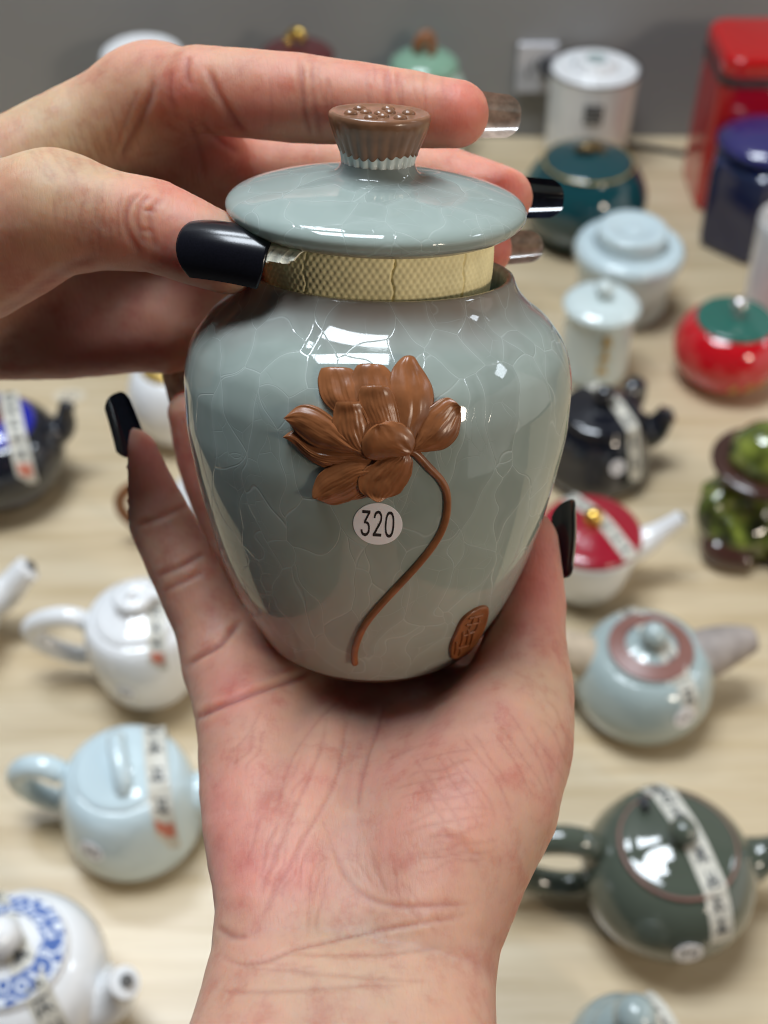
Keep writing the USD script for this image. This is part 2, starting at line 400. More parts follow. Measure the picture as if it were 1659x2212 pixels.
PETALS = [  # left edge, right edge, base, tip, lift, bulge, veins, curl, blunt end  (measured on the flower)
    ([(420, 420), (348, 350), (325, 270)], [(560, 440), (552, 320), (530, 240)], (560, 560), (415, 192), 0.3, 0.9, 7, .6, 72),
    ([(560, 470), (500, 330), (495, 240)], [(740, 480), (730, 340), (705, 250)], (680, 590), (585, 180), 0.5, 0.8, 8, .6, 62),
    ([(700, 500), (682, 340), (686, 230)], [(850, 480), (900, 340), (872, 255)], (790, 600), (772, 152), 0.6, 1.1, 10, .6, 34),
    ([(400, 440), (330, 390), (265, 375), (205, 405)], [(430, 600), (320, 570), (225, 500)], (590, 610), (180, 436), 0.9, 1.1, 11, 1.0, 0),
    ([(420, 590), (300, 570), (205, 505)], [(420, 690), (320, 668), (215, 580)], (600, 650), (160, 528), 0.3, 0.8, 6, .6, 0),
    ([(480, 640), (360, 680), (325, 720)], [(600, 770), (520, 820), (420, 868)], (700, 640), (315, 820), 0.5, 1.0, 8, .7, 14),
    ([(620, 560), (560, 440), (525, 350)], [(740, 520), (722, 410), (700, 330)], (700, 600), (606, 288), 0.9, 0.9, 7, .9, 62),
    ([(470, 590), (408, 520), (402, 440)], [(590, 560), (582, 470), (562, 410)], (575, 640), (480, 356), 0.9, 0.9, 6, .9, 56),
    ([(610, 640), (530, 720), (530, 780), (570, 815)], [(790, 640), (782, 720), (735, 795), (680, 820)], (745, 600), (625, 828), 1.0, 1.1, 6, 1.1, 12),
    ([(820, 500), (865, 400), (915, 352), (968, 342)], [(860, 605), (960, 575), (1012, 515), (1028, 440)], (765, 605), (1010, 378), 0.6, 1.0, 12, 1.2, 8),
    ([(620, 640), (552, 610), (550, 545), (575, 500)], [(800, 570), (790, 505), (740, 465), (690, 452)], (775, 610), (622, 466), 1.4, 1.0, 10, .4, 6),
    ([(560, 760), (500, 800), (440, 810)], [(640, 790), (560, 830), (470, 850)], (700, 690), (380, 845), 0.2, 0.6, 4, .3, 0),
]
for i, (l_, r_, b_, t_, li, bu, ve, cu, bl) in enumerate(PETALS):
    part(lotus, 'petal', petal(np.array(l_, float), np.array(r_, float), np.array(b_, float), np.array(t_, float), li, bu, ve, cu, i, bl), MAT['clay'], 40)
stem_px = curve([(772, 602), (800, 610), (835, 640), (880, 690), (930, 742), (962, 800), (970, 860), (966, 920), (945, 995), (890, 1090), (800, 1200), (700, 1308), (610, 1408), (550, 1490), (518, 1565), (505, 1625), (508, 1668)], 90)
q = z4(stem_px)
P, N = on_jar(q[:, 0], q[:, 1])
part(jar, 'flower_stem', tube(P + N * 0.00025, [0.00085 if i < 12 else 0.0008 for i in range(90)], 14, smooth_n=120), MAT['clay'], True)


def on_jar_shape(v2, normal_off, thick_axis):
    """bends flat lettering or plates (measured px, height in mm) onto the jar"""
    P_, N_ = on_jar(v2[:, 0], v2[:, 1])
    return P_ + N_ * (normal_off[:, None] * 0.001)


# seal stamp: a lozenge plate with a raised rim and a carved sign
seal_o = np.array([(985, 1640), (980, 1598), (1010, 1510), (1048, 1440), (1085, 1410), (1130, 1386), (1168, 1384), (1170, 1420), (1150, 1490), (1110, 1562), (1058, 1622), (1010, 1645)], float)
ring = curve(np.vstack([seal_o, seal_o[:1]]), 61)[:-1]
cen = ring.mean(0)
levels = [(1.0, -0.5), (1.0, 0.55), (0.96, 0.8), (0.88, 0.8), (0.84, 0.45), (0.6, 0.4), (0.3, 0.4), (0.02, 0.4)]
vv = np.vstack([np.c_[cen + (ring - cen) * s, np.full(60, h)] for s, h in levels])
pv = z4(vv[:, :2])
vv = on_jar_shape(pv, vv[:, 2], None)
i, j = np.meshgrid(np.arange(len(levels) - 1), np.arange(60), indexing='ij')
qf = np.stack([i * 60 + j, i * 60 + (j + 1) % 60, (i + 1) * 60 + (j + 1) % 60, (i + 1) * 60 + j], -1).reshape(-1, 4)
seal = part(jar, 'seal_stamp', trimesh.Trimesh(vv, np.vstack([qf[:, [0, 1, 2]], qf[:, [0, 2, 3]]]), process=False), MAT['clay'], 40)
ST = [((1075, 1440), (1140, 1425)), ((1060, 1475), (1130, 1460)), ((1100, 1430), (1075, 1490)), ((1125, 1440), (1105, 1500)), ((1040, 1530), (1100, 1505)), ((1045, 1510), (1030, 1580)), ((1070, 1500), (1060, 1570)), ((1095, 1510), (1075, 1580)),
      ((1015, 1590), (1070, 1575)), ((1010, 1560), (1000, 1620)), ((1030, 1595), (1020, 1625))]
sm = []
for a_, b_ in ST:
    c_ = curve([a_, ((a_[0] + b_[0]) / 2 + 4, (a_[1] + b_[1]) / 2), b_], 10)
    qq = z4(c_)
    P, N = on_jar(qq[:, 0], qq[:, 1])
    sm.append(tube(P + N * 0.0005, 0.00032, 8, smooth_n=14))
part(seal, 'carved_sign', trimesh.util.concatenate(sm), MAT['clay'], True)

# round price sticker
ang = np.linspace(0, 2 * np.pi, 72, endpoint=False)
lv = [(1.0, 0.0), (1.0, 0.12), (0.985, 0.16), (0.7, 0.16), (0.4, 0.16), (0.02, 0.16)]
vv, hv = [], []
for s, h in lv:
    e = np.stack([124 * s * np.cos(ang), 104 * s * np.sin(ang)], 1)
    c3, s3 = math.cos(math.radians(6)), math.sin(math.radians(6))
    vv.append(np.stack([622 + e[:, 0] * c3 - e[:, 1] * s3, 972 + e[:, 0] * s3 + e[:, 1] * c3], 1)); hv += [h] * 72
vv = z4(np.vstack(vv)); vv = on_jar_shape(vv, np.array(hv), None)
i, j = np.meshgrid(np.arange(len(lv) - 1), np.arange(72), indexing='ij')
qf = np.stack([i * 72 + j, (i + 1) * 72 + j, (i + 1) * 72 + (j + 1) % 72, i * 72 + (j + 1) % 72], -1).reshape(-1, 4)
stk = part(jar, 'price_sticker', trimesh.Trimesh(vv, np.vstack([qf[:, [0, 1, 2]], qf[:, [0, 2, 3]]]), process=False), MAT['sticker'], 30)
tx = meshkit.text_mesh('320', 1.0, 0.1)
tx = trimesh.Trimesh(*trimesh.remesh.subdivide_to_size(tx.vertices, tx.faces, 0.25))
w = tx.bounds[1, 0] - tx.bounds[0, 0]
tv = np.array(tx.vertices)
fx = (tv[:, 0] - tx.bounds[0, 0]) / w - 0.5
fy = tv[:, 1] - 0.5
c3, s3 = math.cos(math.radians(3.5)), math.sin(math.radians(3.5))
X, Y = fx * 166, -fy * 128
pp = z4(np.stack([622 + X * c3 - Y * s3 - 3 * fy * 0, 970 + X * s3 + Y * c3], 1))
tv = on_jar_shape(pp, 0.17 + tv[:, 2] / 0.1 * 0.05, None)
part(stk, 'digits', trimesh.Trimesh(tv, tx.faces, process=False), MAT['ink'], False)

# ------------------------------------------------------------------ lid (lifted a little, tipped)
LAX = frame(math.radians(28.5), 0.045)
LO = cp(812, 477, 252.0)
lid = thing('jar_lid', 'domed crackle glazed lid with a brown lotus pod knob, lifted off the tea jar', 'lid', matrix=thing_matrix(LAX, LO))
lp = [(26.0, 0.2), (28.6, 0.0), (29.6, 0.15), (30.6, 0.7), (31.7, 1.6), (32.35, 2.6), (32.5, 3.4), (32.2, 4.2), (31.2, 5.2), (29.0, 6.25), (25.5, 7.3), (21, 8.3), (16, 9.1), (12, 9.6), (10, 9.9), (9.0, 10.4), (8.3, 11.4), (7.9, 12.6), (0.0, 12.6)]
ls = curve(lp[:-1], 120)
part(lid, 'dome', lathe(np.vstack([[(0, 0.2)], ls, [(0, 12.4)]]) * 0.001, 180), MAT['lid_glaze'], 40)
fluted = lambda z, r0, r1, z0, z1: None


def flute(zs, rs, amp, n=180, cnt=26, hem=0.0):
    a = np.linspace(0, 2 * np.pi, n, endpoint=False)
    v = []
    for z, r, am in zip(zs, rs, amp):
        rr = r + am * (np.abs(np.cos(a * cnt / 2)) - 0.5)
        v.append(np.stack([rr * np.cos(a), rr * np.sin(a), z + (hem * (np.abs(np.cos(a * cnt / 2)) - .5 + .5 * np.sin(3 * a + 1)) if z < zs[0] + .4 else 0 * a)], 1))
    v = np.vstack(v); k = len(zs)
    i, j = np.meshgrid(np.arange(k - 1), np.arange(n), indexing='ij')
    qf = np.stack([i * n + j, i * n + (j + 1) % n, (i + 1) * n + (j + 1) % n, (i + 1) * n + j], -1).reshape(-1, 4)
    v = np.vstack([v, [[0, 0, zs[0]], [0, 0, zs[-1]]]])
    a0, b0 = len(v) - 2, len(v) - 1
    jj = np.arange(n)
    f = np.vstack([qf[:, [0, 1, 2]], qf[:, [0, 2, 3]], np.stack([np.full(n, a0), (jj + 1) % n, jj], 1), np.stack([np.full(n, b0), (k - 1) * n + jj, (k - 1) * n + (jj + 1) % n], 1)])
    return trimesh.Trimesh(v * 0.001, f, process=False)


part(lid, 'knob_neck', flute([11.0, 11.9, 13.0, 14.2, 15.5], [8.2, 7.75, 7.7, 7.95, 8.3], [0.1, .35, .45, .45, .4]), MAT['pale_glaze'], 60)
knob = part(lid, 'knob', flute([14.7, 14.8, 15.2, 15.9, 17.4, 19.0, 20.5, 21.6, 22.4, 22.8, 22.75, 22.4, 22.3], [7.8, 8.2, 8.4, 8.7, 9.3, 9.95, 10.5, 10.75, 10.65, 10.2, 9.5, 8.9, 3.0], [.3, .32, .32, .32, .28, .2, .08, .02, 0, 0, 0, 0, 0], hem=-.7), MAT['knob_clay'], 60)
for k in range(10):
    a_, r_ = (0, 0) if k == 9 else (k * 2 * math.pi / 9 * (1 if k < 6 else 1) + (0.3 if k < 6 else 0.5), 6.2 if k < 6 else 3.0)
    if k < 6: a_ = k * math.pi / 3 + 0.25
    elif k < 9: a_ = (k - 6) * 2 * math.pi / 3 + 0.8
    sd = trimesh.creation.icosphere(3, 1.5 if k < 6 else 1.3); sd.apply_scale((1, 1, 0.75)); sd.apply_translation((r_ * math.cos(a_), r_ * math.sin(a_), 22.2)); sd.apply_scale(0.001)
    part(knob, 'seed', sd, MAT['knob_clay'], True)
# cloth gasket with embossed dimples and two seams
nA, nH = 1000, 64
A = np.linspace(0, 2 * np.pi, nA, endpoint=False)
Hh = np.linspace(-14.0, 0.1, nH)
AA, HH = np.meshgrid(A, Hh, indexing='ij')
pitch = 1.65
s_ = AA * 26.0 / pitch; t_ = HH / pitch
row = np.round(HH / 1.12); fx_ = (AA * 26.0 / 1.55 + 0.5 * (row % 2)) ; dx_ = (fx_ - np.round(fx_)) * 1.55; dy_ = HH - row * 1.12
dim = np.exp(-(dx_ ** 2 + dy_ ** 2) / 0.42 ** 2) * 1.3 - 0.2
Rr = 25.75 + 0.35 * np.sin(np.clip((HH + 14) / 14, 0, 1) * np.pi) + 0.12 * np.sin(AA * 3 + 1) - 0.18 * np.clip(dim, -0.2, 1) + 0.18 * (meshkit.fbm(np.stack([np.cos(AA) * 5, np.sin(AA) * 5, HH * .25], -1), 3, 3) - .5)
for a0, dp in ((-1.57 + 0.165, 0.5), (-1.57 + 0.82, 0.45), (-1.57 - 0.55, 0.35)):
    Rr -= dp * np.exp(-(((AA - a0 % (2 * np.pi) + 0.012 * np.sin(HH)) * 26) / 0.22) ** 2)
Gt = np.stack([Rr * np.cos(AA), Rr * np.sin(AA), HH], -1) * 0.001
Gi = np.stack([24.2 * np.cos(AA), 24.2 * np.sin(AA), HH], -1) * 0.001
def closed_ring(g0, g1):
    n, k = g0.shape[:2]
    loop = np.concatenate([g0, g1[:, ::-1]], 1); L = 2 * k
    v = loop.reshape(-1, 3)
    i, j = np.meshgrid(np.arange(n), np.arange(L), indexing='ij')
    q_ = np.stack([i * L + j, ((i + 1) % n) * L + j, ((i + 1) % n) * L + (j + 1) % L, i * L + (j + 1) % L], -1).reshape(-1, 4)
    t = trimesh.Trimesh(v, np.vstack([q_[:, [0, 1, 2]], q_[:, [0, 2, 3]]]), process=False)
    if t.volume < 0: t.invert()
    return t
part(lid, 'cloth_gasket', closed_ring(Gt, Gi), MAT['fabric'], 60)
# torn paper scrap under the lid's edge, at the thumb nail
a1, a2 = -1.57 - 1.00, -1.57 - 0.50
pa = np.linspace(a1, a2, 40)
low = -1.0 - 1.7 * np.sin(np.linspace(0, np.pi, 40)) ** .6 - 1.0 * (meshkit.fbm(np.stack([np.arange(40) * .55, np.zeros(40), np.zeros(40)], 1), 3, 5) - .3)
Tt = np.stack([np.stack([rr * np.cos(pa), rr * np.sin(pa), zz], -1) for rr, zz in ((28.2 + 0 * pa, -0.1 + 0 * pa), (30.2 + 0 * pa, low * .25), (31.4 + .15 * np.sin(pa * 40), low * .6), (32.0 + .3 * np.sin(pa * 57), low))], 1) * 0.001
part(lid, 'paper_scrap', sheet(Tt, Tt * np.array([.985, .985, 1.0]) - np.array([0, 0, .0002])), MAT['paper'], False)


# ------------------------------------------------------------------ hands
def chain_sdf(p, pts):
    """pts: rows x y z r; union of round cones"""
    d = np.full(len(p), 1e9)
    for a, b in zip(pts[:-1], pts[1:]):
        ba = b[:3] - a[:3]
        l2 = ba @ ba
        rr = a[3] - b[3]
        a2 = l2 - rr * rr
        il2 = 1.0 / l2
        pa_ = p - a[:3]
        y = pa_ @ ba
        z = y - l2
        x2 = ((pa_ * l2 - y[:, None] * ba) ** 2).sum(1)
        y2 = y * y * l2
        z2 = z * z * l2
        k = np.sign(rr) * rr * rr * x2
        e = np.where(np.sign(z) * a2 * z2 > k, np.sqrt(x2 + z2) * il2 - b[3],
                     np.where(np.sign(y) * a2 * y2 < k, np.sqrt(x2 + y2) * il2 - a[3], (np.sqrt(x2 * a2 * il2) + y * rr) * il2 - a[3]))
        d = np.minimum(d, e)
    return d


def smin(a, b, k):
    h = np.clip(0.5 + 0.5 * (b - a) / k, 0, 1)
    return b + (a - b) * h - k * h * (1 - h)


def surface_nets(F, origin, step):
    nx, ny, nz = F.shape
    S = F < 0
    c = np.zeros((nx - 1, ny - 1, nz - 1), bool)
    cnt = sum(S[i:nx - 1 + i, j:ny - 1 + j, k:nz - 1 + k].astype(np.int8) for i in (0, 1) for j in (0, 1) for k in (0, 1))
    act = (cnt > 0) & (cnt < 8)
    idx = np.argwhere(act)
    lut = np.full(act.shape, -1, np.int64)
    lut[act] = np.arange(len(idx))
    corners = np.array([(i, j, k) for i in (0, 1) for j in (0, 1) for k in (0, 1)])
    vals = np.stack([F[tuple((idx + c_).T)] for c_ in corners], 1)
    acc = np.zeros((len(idx), 3)); n = np.zeros(len(idx))
    for a in range(8):
        for b in range(a + 1, 8):
            if np.abs(corners[a] - corners[b]).sum() == 1:
                cr = (vals[:, a] < 0) != (vals[:, b] < 0)
                t_ = vals[:, a] / np.where(cr, vals[:, a] - vals[:, b], 1)
                acc += np.where(cr[:, None], corners[a] + t_[:, None] * (corners[b] - corners[a]), 0)
                n += cr
    V = origin + step * (idx + acc / n[:, None])
    faces = []
    for ax in range(3):
        o1, o2 = [(1, 2), (2, 0), (0, 1)][ax]
        e = np.eye(3, dtype=int)
        A_ = S; B_ = np.roll(S, -1, ax)
        ed = A_ != B_
        sl = [slice(None)] * 3; sl[ax] = slice(-1, None); ed[tuple(sl)] = False
        for o_ in (o1, o2):
            sl = [slice(None)] * 3; sl[o_] = slice(0, 1); ed[tuple(sl)] = False
            sl = [slice(None)] * 3; sl[o_] = slice(-1, None); ed[tuple(sl)] = False
        at = np.argwhere(ed)
        q_ = np.stack([lut[tuple((at - e[o1] - e[o2]).T)], lut[tuple((at - e[o2]).T)], lut[tuple(at.T)], lut[tuple((at - e[o1]).T)]], 1)
        flip = S[tuple(at.T)]
        q_ = np.where(flip[:, None], q_, q_[:, ::-1])
        faces.append(q_)
    q_ = np.vstack(faces)
    return V, np.vstack([q_[:, [0, 1, 2]], q_[:, [0, 2, 3]]])


def px_chain(rows):
    r = np.array(rows, float)
    return np.c_[cp(r[:, 0], r[:, 1], r[:, 2]), r[:, 3]]


def hand_sdf(palm, fingers, kp=9.0, kf=7.0):
    def fn(p):
        d = None
        for ch in palm:
            e = chain_sdf(p, ch)
            d = e if d is None else smin(d, e, kp)
        out = d
        for ch in fingers:
            out = smin(out, smin(d, chain_sdf(p, ch), kf), 1.0) if out is not d else smin(d, chain_sdf(p, ch), kf)
        return out
    return fn


def build_hand(fn, lo, hi, step=0.62):
    lo, hi = np.array(lo, float), np.array(hi, float)
    cs = step * 4
    n = np.ceil((hi - lo) / cs).astype(int) + 1
    G = np.stack(np.meshgrid(*[lo[k] + cs * np.arange(n[k]) for k in range(3)], indexing='ij'), -1)
    C = fn(G.reshape(-1, 3)).reshape(n)
    Fq = ndimage.zoom(C, 4, order=1, grid_mode=False, mode='nearest')[: (n[0] - 1) * 4 + 1, : (n[1] - 1) * 4 + 1, : (n[2] - 1) * 4 + 1]
    nf = (n - 1) * 4 + 1
    ii = [np.arange(nf[k]) / 4 for k in range(3)]
    Fq = ndimage.map_coordinates(C, np.stack(np.meshgrid(*ii, indexing='ij')), order=1)
    near = np.argwhere(np.abs(Fq) < cs * 0.75)
    pts = lo + step * near
    vals = np.concatenate([fn(pts[i:i + 400000]) for i in range(0, len(pts), 400000)])
    Fq[tuple(near.T)] = vals
    V, T = surface_nets(Fq, lo, step)
    t = max(trimesh.Trimesh(V, T, process=False).split(only_watertight=False), key=lambda q: len(q.faces))
    trimesh.smoothing.filter_taubin(t, 0.5, 0.53, 8)
    return t


def dist_px(V, line):
    """distance (px) of the vertices' sight lines from a measured polyline, and position along it"""
    px = np.stack([CX + FOC * V[:, 0] / V[:, 2], CY - FOC * V[:, 1] / V[:, 2]], 1)
    L = curve(np.asarray(line, float), 60)
    d, i = cKDTree(L).query(px)
    return d, i / 59.0


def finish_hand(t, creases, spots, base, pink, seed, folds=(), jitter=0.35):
    """creases, soft folds, pigment and darker colour along the creases on the camera-side skin"""
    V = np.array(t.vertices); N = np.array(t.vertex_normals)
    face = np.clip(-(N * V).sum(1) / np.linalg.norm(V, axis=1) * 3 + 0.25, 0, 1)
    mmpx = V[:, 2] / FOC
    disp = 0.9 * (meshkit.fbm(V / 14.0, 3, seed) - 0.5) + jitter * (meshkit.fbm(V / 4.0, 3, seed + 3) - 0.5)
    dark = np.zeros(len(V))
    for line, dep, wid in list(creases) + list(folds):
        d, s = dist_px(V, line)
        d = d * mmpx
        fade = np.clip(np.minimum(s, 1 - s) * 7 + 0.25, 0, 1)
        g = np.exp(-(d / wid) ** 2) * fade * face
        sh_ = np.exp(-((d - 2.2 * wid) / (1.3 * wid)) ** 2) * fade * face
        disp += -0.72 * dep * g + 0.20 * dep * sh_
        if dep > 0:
            dark = np.maximum(dark, g * min(1.0, 0.42 + dep * 0.75) * (1 if wid < 1.4 else .35))  # colour gets darker with the depth of the crease
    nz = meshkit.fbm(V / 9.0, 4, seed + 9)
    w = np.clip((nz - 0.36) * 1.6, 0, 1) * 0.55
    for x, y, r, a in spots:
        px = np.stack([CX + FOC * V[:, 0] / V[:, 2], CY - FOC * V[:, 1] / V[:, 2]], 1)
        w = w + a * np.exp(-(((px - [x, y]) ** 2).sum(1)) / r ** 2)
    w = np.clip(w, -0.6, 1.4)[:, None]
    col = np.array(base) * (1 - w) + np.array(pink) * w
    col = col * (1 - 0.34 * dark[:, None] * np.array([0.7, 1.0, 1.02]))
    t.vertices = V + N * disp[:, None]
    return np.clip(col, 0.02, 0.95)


def put_hand(name, label, t, col, origin):
    o = cw(origin)
    h = thing(name, label, 'hand', loc=o)
    W = cw(np.array(t.vertices)) - o
    msh = trimesh.Trimesh(W, t.faces, process=False)
    if msh.volume < 0: msh.invert()
    b = part(h, 'skin', msh, MAT['skin'], True)
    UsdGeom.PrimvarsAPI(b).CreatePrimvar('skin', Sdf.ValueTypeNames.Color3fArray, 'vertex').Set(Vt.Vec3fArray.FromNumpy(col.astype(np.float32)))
    return h, o


def nail(base, tip, normal, w0, w1, sag, bend, thick=0.5, round_tip=0.20, square=2.6):
    """a long curved nail plate, camera millimetres"""
    base, tip, normal = (np.asarray(a, float) for a in (base, tip, normal))
    d = tip - base; L = np.linalg.norm(d); d /= L
    n = normal - (normal @ d) * d; n /= np.linalg.norm(n)
    s = np.cross(d, n)
    nu, nv = 40, 26
    v = np.linspace(-1, 1, nv)
    u0 = 0.16 * np.abs(v) ** 2.2
    u1 = 1 - round_tip * np.abs(v) ** square
    U = u0[None] + (u1 - u0)[None] * np.linspace(0, 1, nu)[:, None]
    Wd = (w0 + (w1 - w0) * U) / 2
    ph = v[None] * 1.05
    top = base + (L * U)[..., None] * d + (Wd * np.sin(ph) / math.sin(1.05))[..., None] * s + (sag * (np.cos(ph) - math.cos(1.05)) / (1 - math.cos(1.05)) + bend * (1 - (2 * U - 1) ** 2))[..., None] * n
    edge = np.minimum((1 - np.abs(v))[None] * 6, 1) ** .5
    return sheet(top + (thick * 0.5 * edge)[..., None] * n, top - (thick * 0.5 * edge)[..., None] * n)


def add_nail(hand, o, m_, material, label=None):
    W = cw(np.array(m_.vertices)) - o
    msh = trimesh.Trimesh(W, m_.faces, process=False)
    if msh.volume < 0: msh.invert()
    return part(hand, 'nail', msh, material, 50, label)


# lower hand: palm to the camera, jar standing on it
palm = [px_chain([(500, 1440, 296, 9.5), (540, 1570, 279, 12), (566, 1700, 268, 14), (604, 1850, 254, 15), (626, 1955, 245, 15), (608, 2080, 237, 14), (600, 2215, 228, 16), (520, 2650, 198, 19)]),
        px_chain([(1122, 1500, 276, 11.3), (1086, 1605, 266, 15), (1033, 1735, 255, 17), (968, 1845, 247, 17), (921, 2000, 239, 15), (910, 2110, 235, 14.5), (888, 2215, 227, 16), (880, 2650, 198, 19)]),
        px_chain([(820, 1535, 290, 11.5), (800, 1700, 272, 13), (790, 1850, 257, 14), (762, 2010, 244, 14), (752, 2120, 238, 14), (745, 2215, 229, 16), (700, 2650, 200, 20)]),
        px_chain([(650, 1555, 288, 11), (700, 1700, 270, 13), (700, 1850, 255, 14)]),
        px_chain([(960, 1540, 286, 11), (910, 1700, 268, 13), (870, 1850, 254, 14)]),
        px_chain([(890, 1350, 324, 10), (1065, 1478, 302, 10)]), px_chain([(640, 1360, 318, 10), (700, 1550, 290, 11)]), px_chain([(765, 1340, 324, 10), (800, 1545, 291, 11)]), px_chain([(890, 1350, 324, 10), (900, 1545, 290, 11)]), px_chain([(510, 1435, 299, 9.3), (600, 1560, 287, 11)])]
fingers = [px_chain([(285, 982, 303, 7.0), (325, 1080, 304, 7.9), (394, 1222, 301, 8.8), (486, 1410, 297, 9.4), (545, 1540, 284, 10)]),
           px_chain([(416, 893, 318, 6.8), (438, 990, 322, 7.4), (502, 1150, 327, 8.3), (640, 1355, 318, 9.6)]),
           px_chain([(770, 795, 327, 7), (765, 890, 335, 7.8), (760, 1040, 342, 8.6), (765, 1340, 324, 10)]),
           px_chain([(920, 810, 325, 7), (930, 905, 332, 7.8), (930, 1055, 340, 8.6), (890, 1350, 324, 10)]),
           px_chain([(1142, 1168, 287, 7.3), (1141, 1310, 283, 9.2), (1122, 1500, 275, 11.3), (1085, 1605, 266, 14)])]
fnR = hand_sdf(palm, fingers)
tR = build_hand(fnR, (-66, -118, 200), (50, 42, 356))
z8 = lambda pts: [(356.6 + x * .5456, 1371.5 + y * .5456) for x, y in pts]
CR = [([(408, 1440), (438, 1414), (471, 1395), (496, 1370), (518, 1345)], 0.9, 0.8), ([(421, 1555), (463, 1531), (530, 1504), (580, 1486), (628, 1468), (660, 1450)], 0.9, 0.8),
      ([(352, 1276), (381, 1263), (414, 1248), (440, 1233)], 0.45, 0.7), ([(340, 1242), (381, 1228), (411, 1213), (440, 1193)], 0.5, 0.7), ([(293, 1136), (340, 1120), (380, 1103), (412, 1085)], 0.45, 0.7),
      (z8([(700, 240), (610, 340), (530, 440), (475, 560), (440, 680)]), 0.25, 0.5), (z8([(745, 270), (705, 430), (680, 560), (640, 650), (590, 740), (520, 860), (440, 1010), (370, 1140)]), 0.28, 0.5),
      (z8([(870, 240), (835, 370), (795, 500), (768, 620), (762, 690)]), 0.40, 0.6), (z8([(640, 330), (575, 560), (500, 720), (440, 860), (390, 990)]), 0.18, 0.5),
      (z8([(220, 1265), (300, 1302), (400, 1290), (500, 1252), (620, 1222), (800, 1180), (960, 1150), (1200, 1105)]), 0.34, 0.5), (z8([(200, 1405), (400, 1412), (700, 1395), (960, 1388)]), 0.15, 0.45),
      (z8([(480, 1262), (700, 1272), (950, 1258), (1090, 1240)]), 0.18, 0.45), (z8([(680, 830), (715, 950), (790, 1030), (1000, 1075), (1200, 1060)]), 0.22, 0.6),
      (z8([(210, 1150), (260, 1190), (330, 1190)]), 0.4, .7)]
cr = np.random.default_rng(21)


def fine_lines(n, start, step, shape, dep, wid, jit):
    for k in range(n):
        o_ = np.array(start) + np.array(step) * (k + cr.uniform(-.35, .35))
        a_, b_ = sorted(cr.uniform(0, 1, 2)); a_ *= .45; b_ = .55 + .45 * b_
        pts = curve(np.array(shape, float), 20)
        pts = pts[int(a_ * 19):int(b_ * 19) + 1] * cr.uniform(.9, 1.1) + o_
        pts = pts + (meshkit.fbm(np.c_[np.arange(len(pts)) * .35 + 9 * k, np.full(len(pts), dep * 99), np.zeros(len(pts))], 2, 4) - .5)[:, None] * jit * np.array([1, .6])
        CR.append((z8(pts[::3] if len(pts) > 9 else pts), dep * cr.uniform(.35, 1.0), wid * cr.uniform(.8, 1.2)))


fine_lines(13, (930, 500), (45, -24), [(0, 0), (95, 130), (180, 270), (235, 400)], 0.10, 0.36, 40)
fine_lines(12, (880, 420), (10, 44), [(0, 60), (160, 10), (300, -10), (410, -40)], 0.07, 0.34, 46)
fine_lines(9, (620, 690), (44, 34), [(0, 0), (40, 130), (110, 260)], 0.09, 0.36, 40)
fine_lines(9, (330, 840), (34, 26), [(90, -180), (30, 0), (-20, 190)], 0.10, 0.38, 40)
fine_lines(7, (250, 420), (40, 30), [(120, -140), (40, 0), (-40, 130)], 0.09, 0.38, 40)
fine_lines(8, (300, 1310), (70, 6), [(0, 0), (140, 18), (330, 4)], 0.07, 0.36, 30)
FD = [(z8([(640, 180), (500, 420), (420, 700)]), 0.7, 3.5), (z8([(860, 200), (790, 520), (700, 900)]), 1.0, 5.0), (z8([(230, 700), (260, 900), (270, 1080)]), -0.7, 5.0), (z8([(1150, 480), (1250, 700), (1200, 850)]), -0.9, 8.0)]
SP = [(500, 1480, 70, .7), (480, 1750, 110, .6), (520, 1900, 90, .55), (660, 1900, 70, .4), (1150, 1260, 90, 1.0), (1160, 1160, 60, .7), (300, 1000, 70, .45), (930, 1650, 160, .35), (760, 2160, 220, -.5), (1180, 1500, 90, -.5), (1150, 1850, 120, -.4), (370, 1000, 70, .5)]
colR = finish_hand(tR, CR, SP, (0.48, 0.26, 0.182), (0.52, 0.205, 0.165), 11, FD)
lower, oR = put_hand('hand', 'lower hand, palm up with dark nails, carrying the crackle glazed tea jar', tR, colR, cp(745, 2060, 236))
add_nail(lower, oR, nail(cp(289, 985, 309.2), cp(243, 846, 311), (0.1, 0.1, 1.0), 9.2, 7.2, 2.6, 0.8), MAT['nail_black'])
add_nail(lower, oR, nail(cp(412, 905, 326), cp(370, 776, 327), (-0.25, 0.0, 1.0), 9.4, 7.2, 3.0, 0.7), MAT['nail_taupe'], 'taupe grey nail on the ring finger')
add_nail(lower, oR, nail(cp(1203, 1245, 286), cp(1213, 1076, 291), (1.0, 0.0, 0.55), 10.5, 9.0, 2.6, 0.9), MAT['nail_black'])

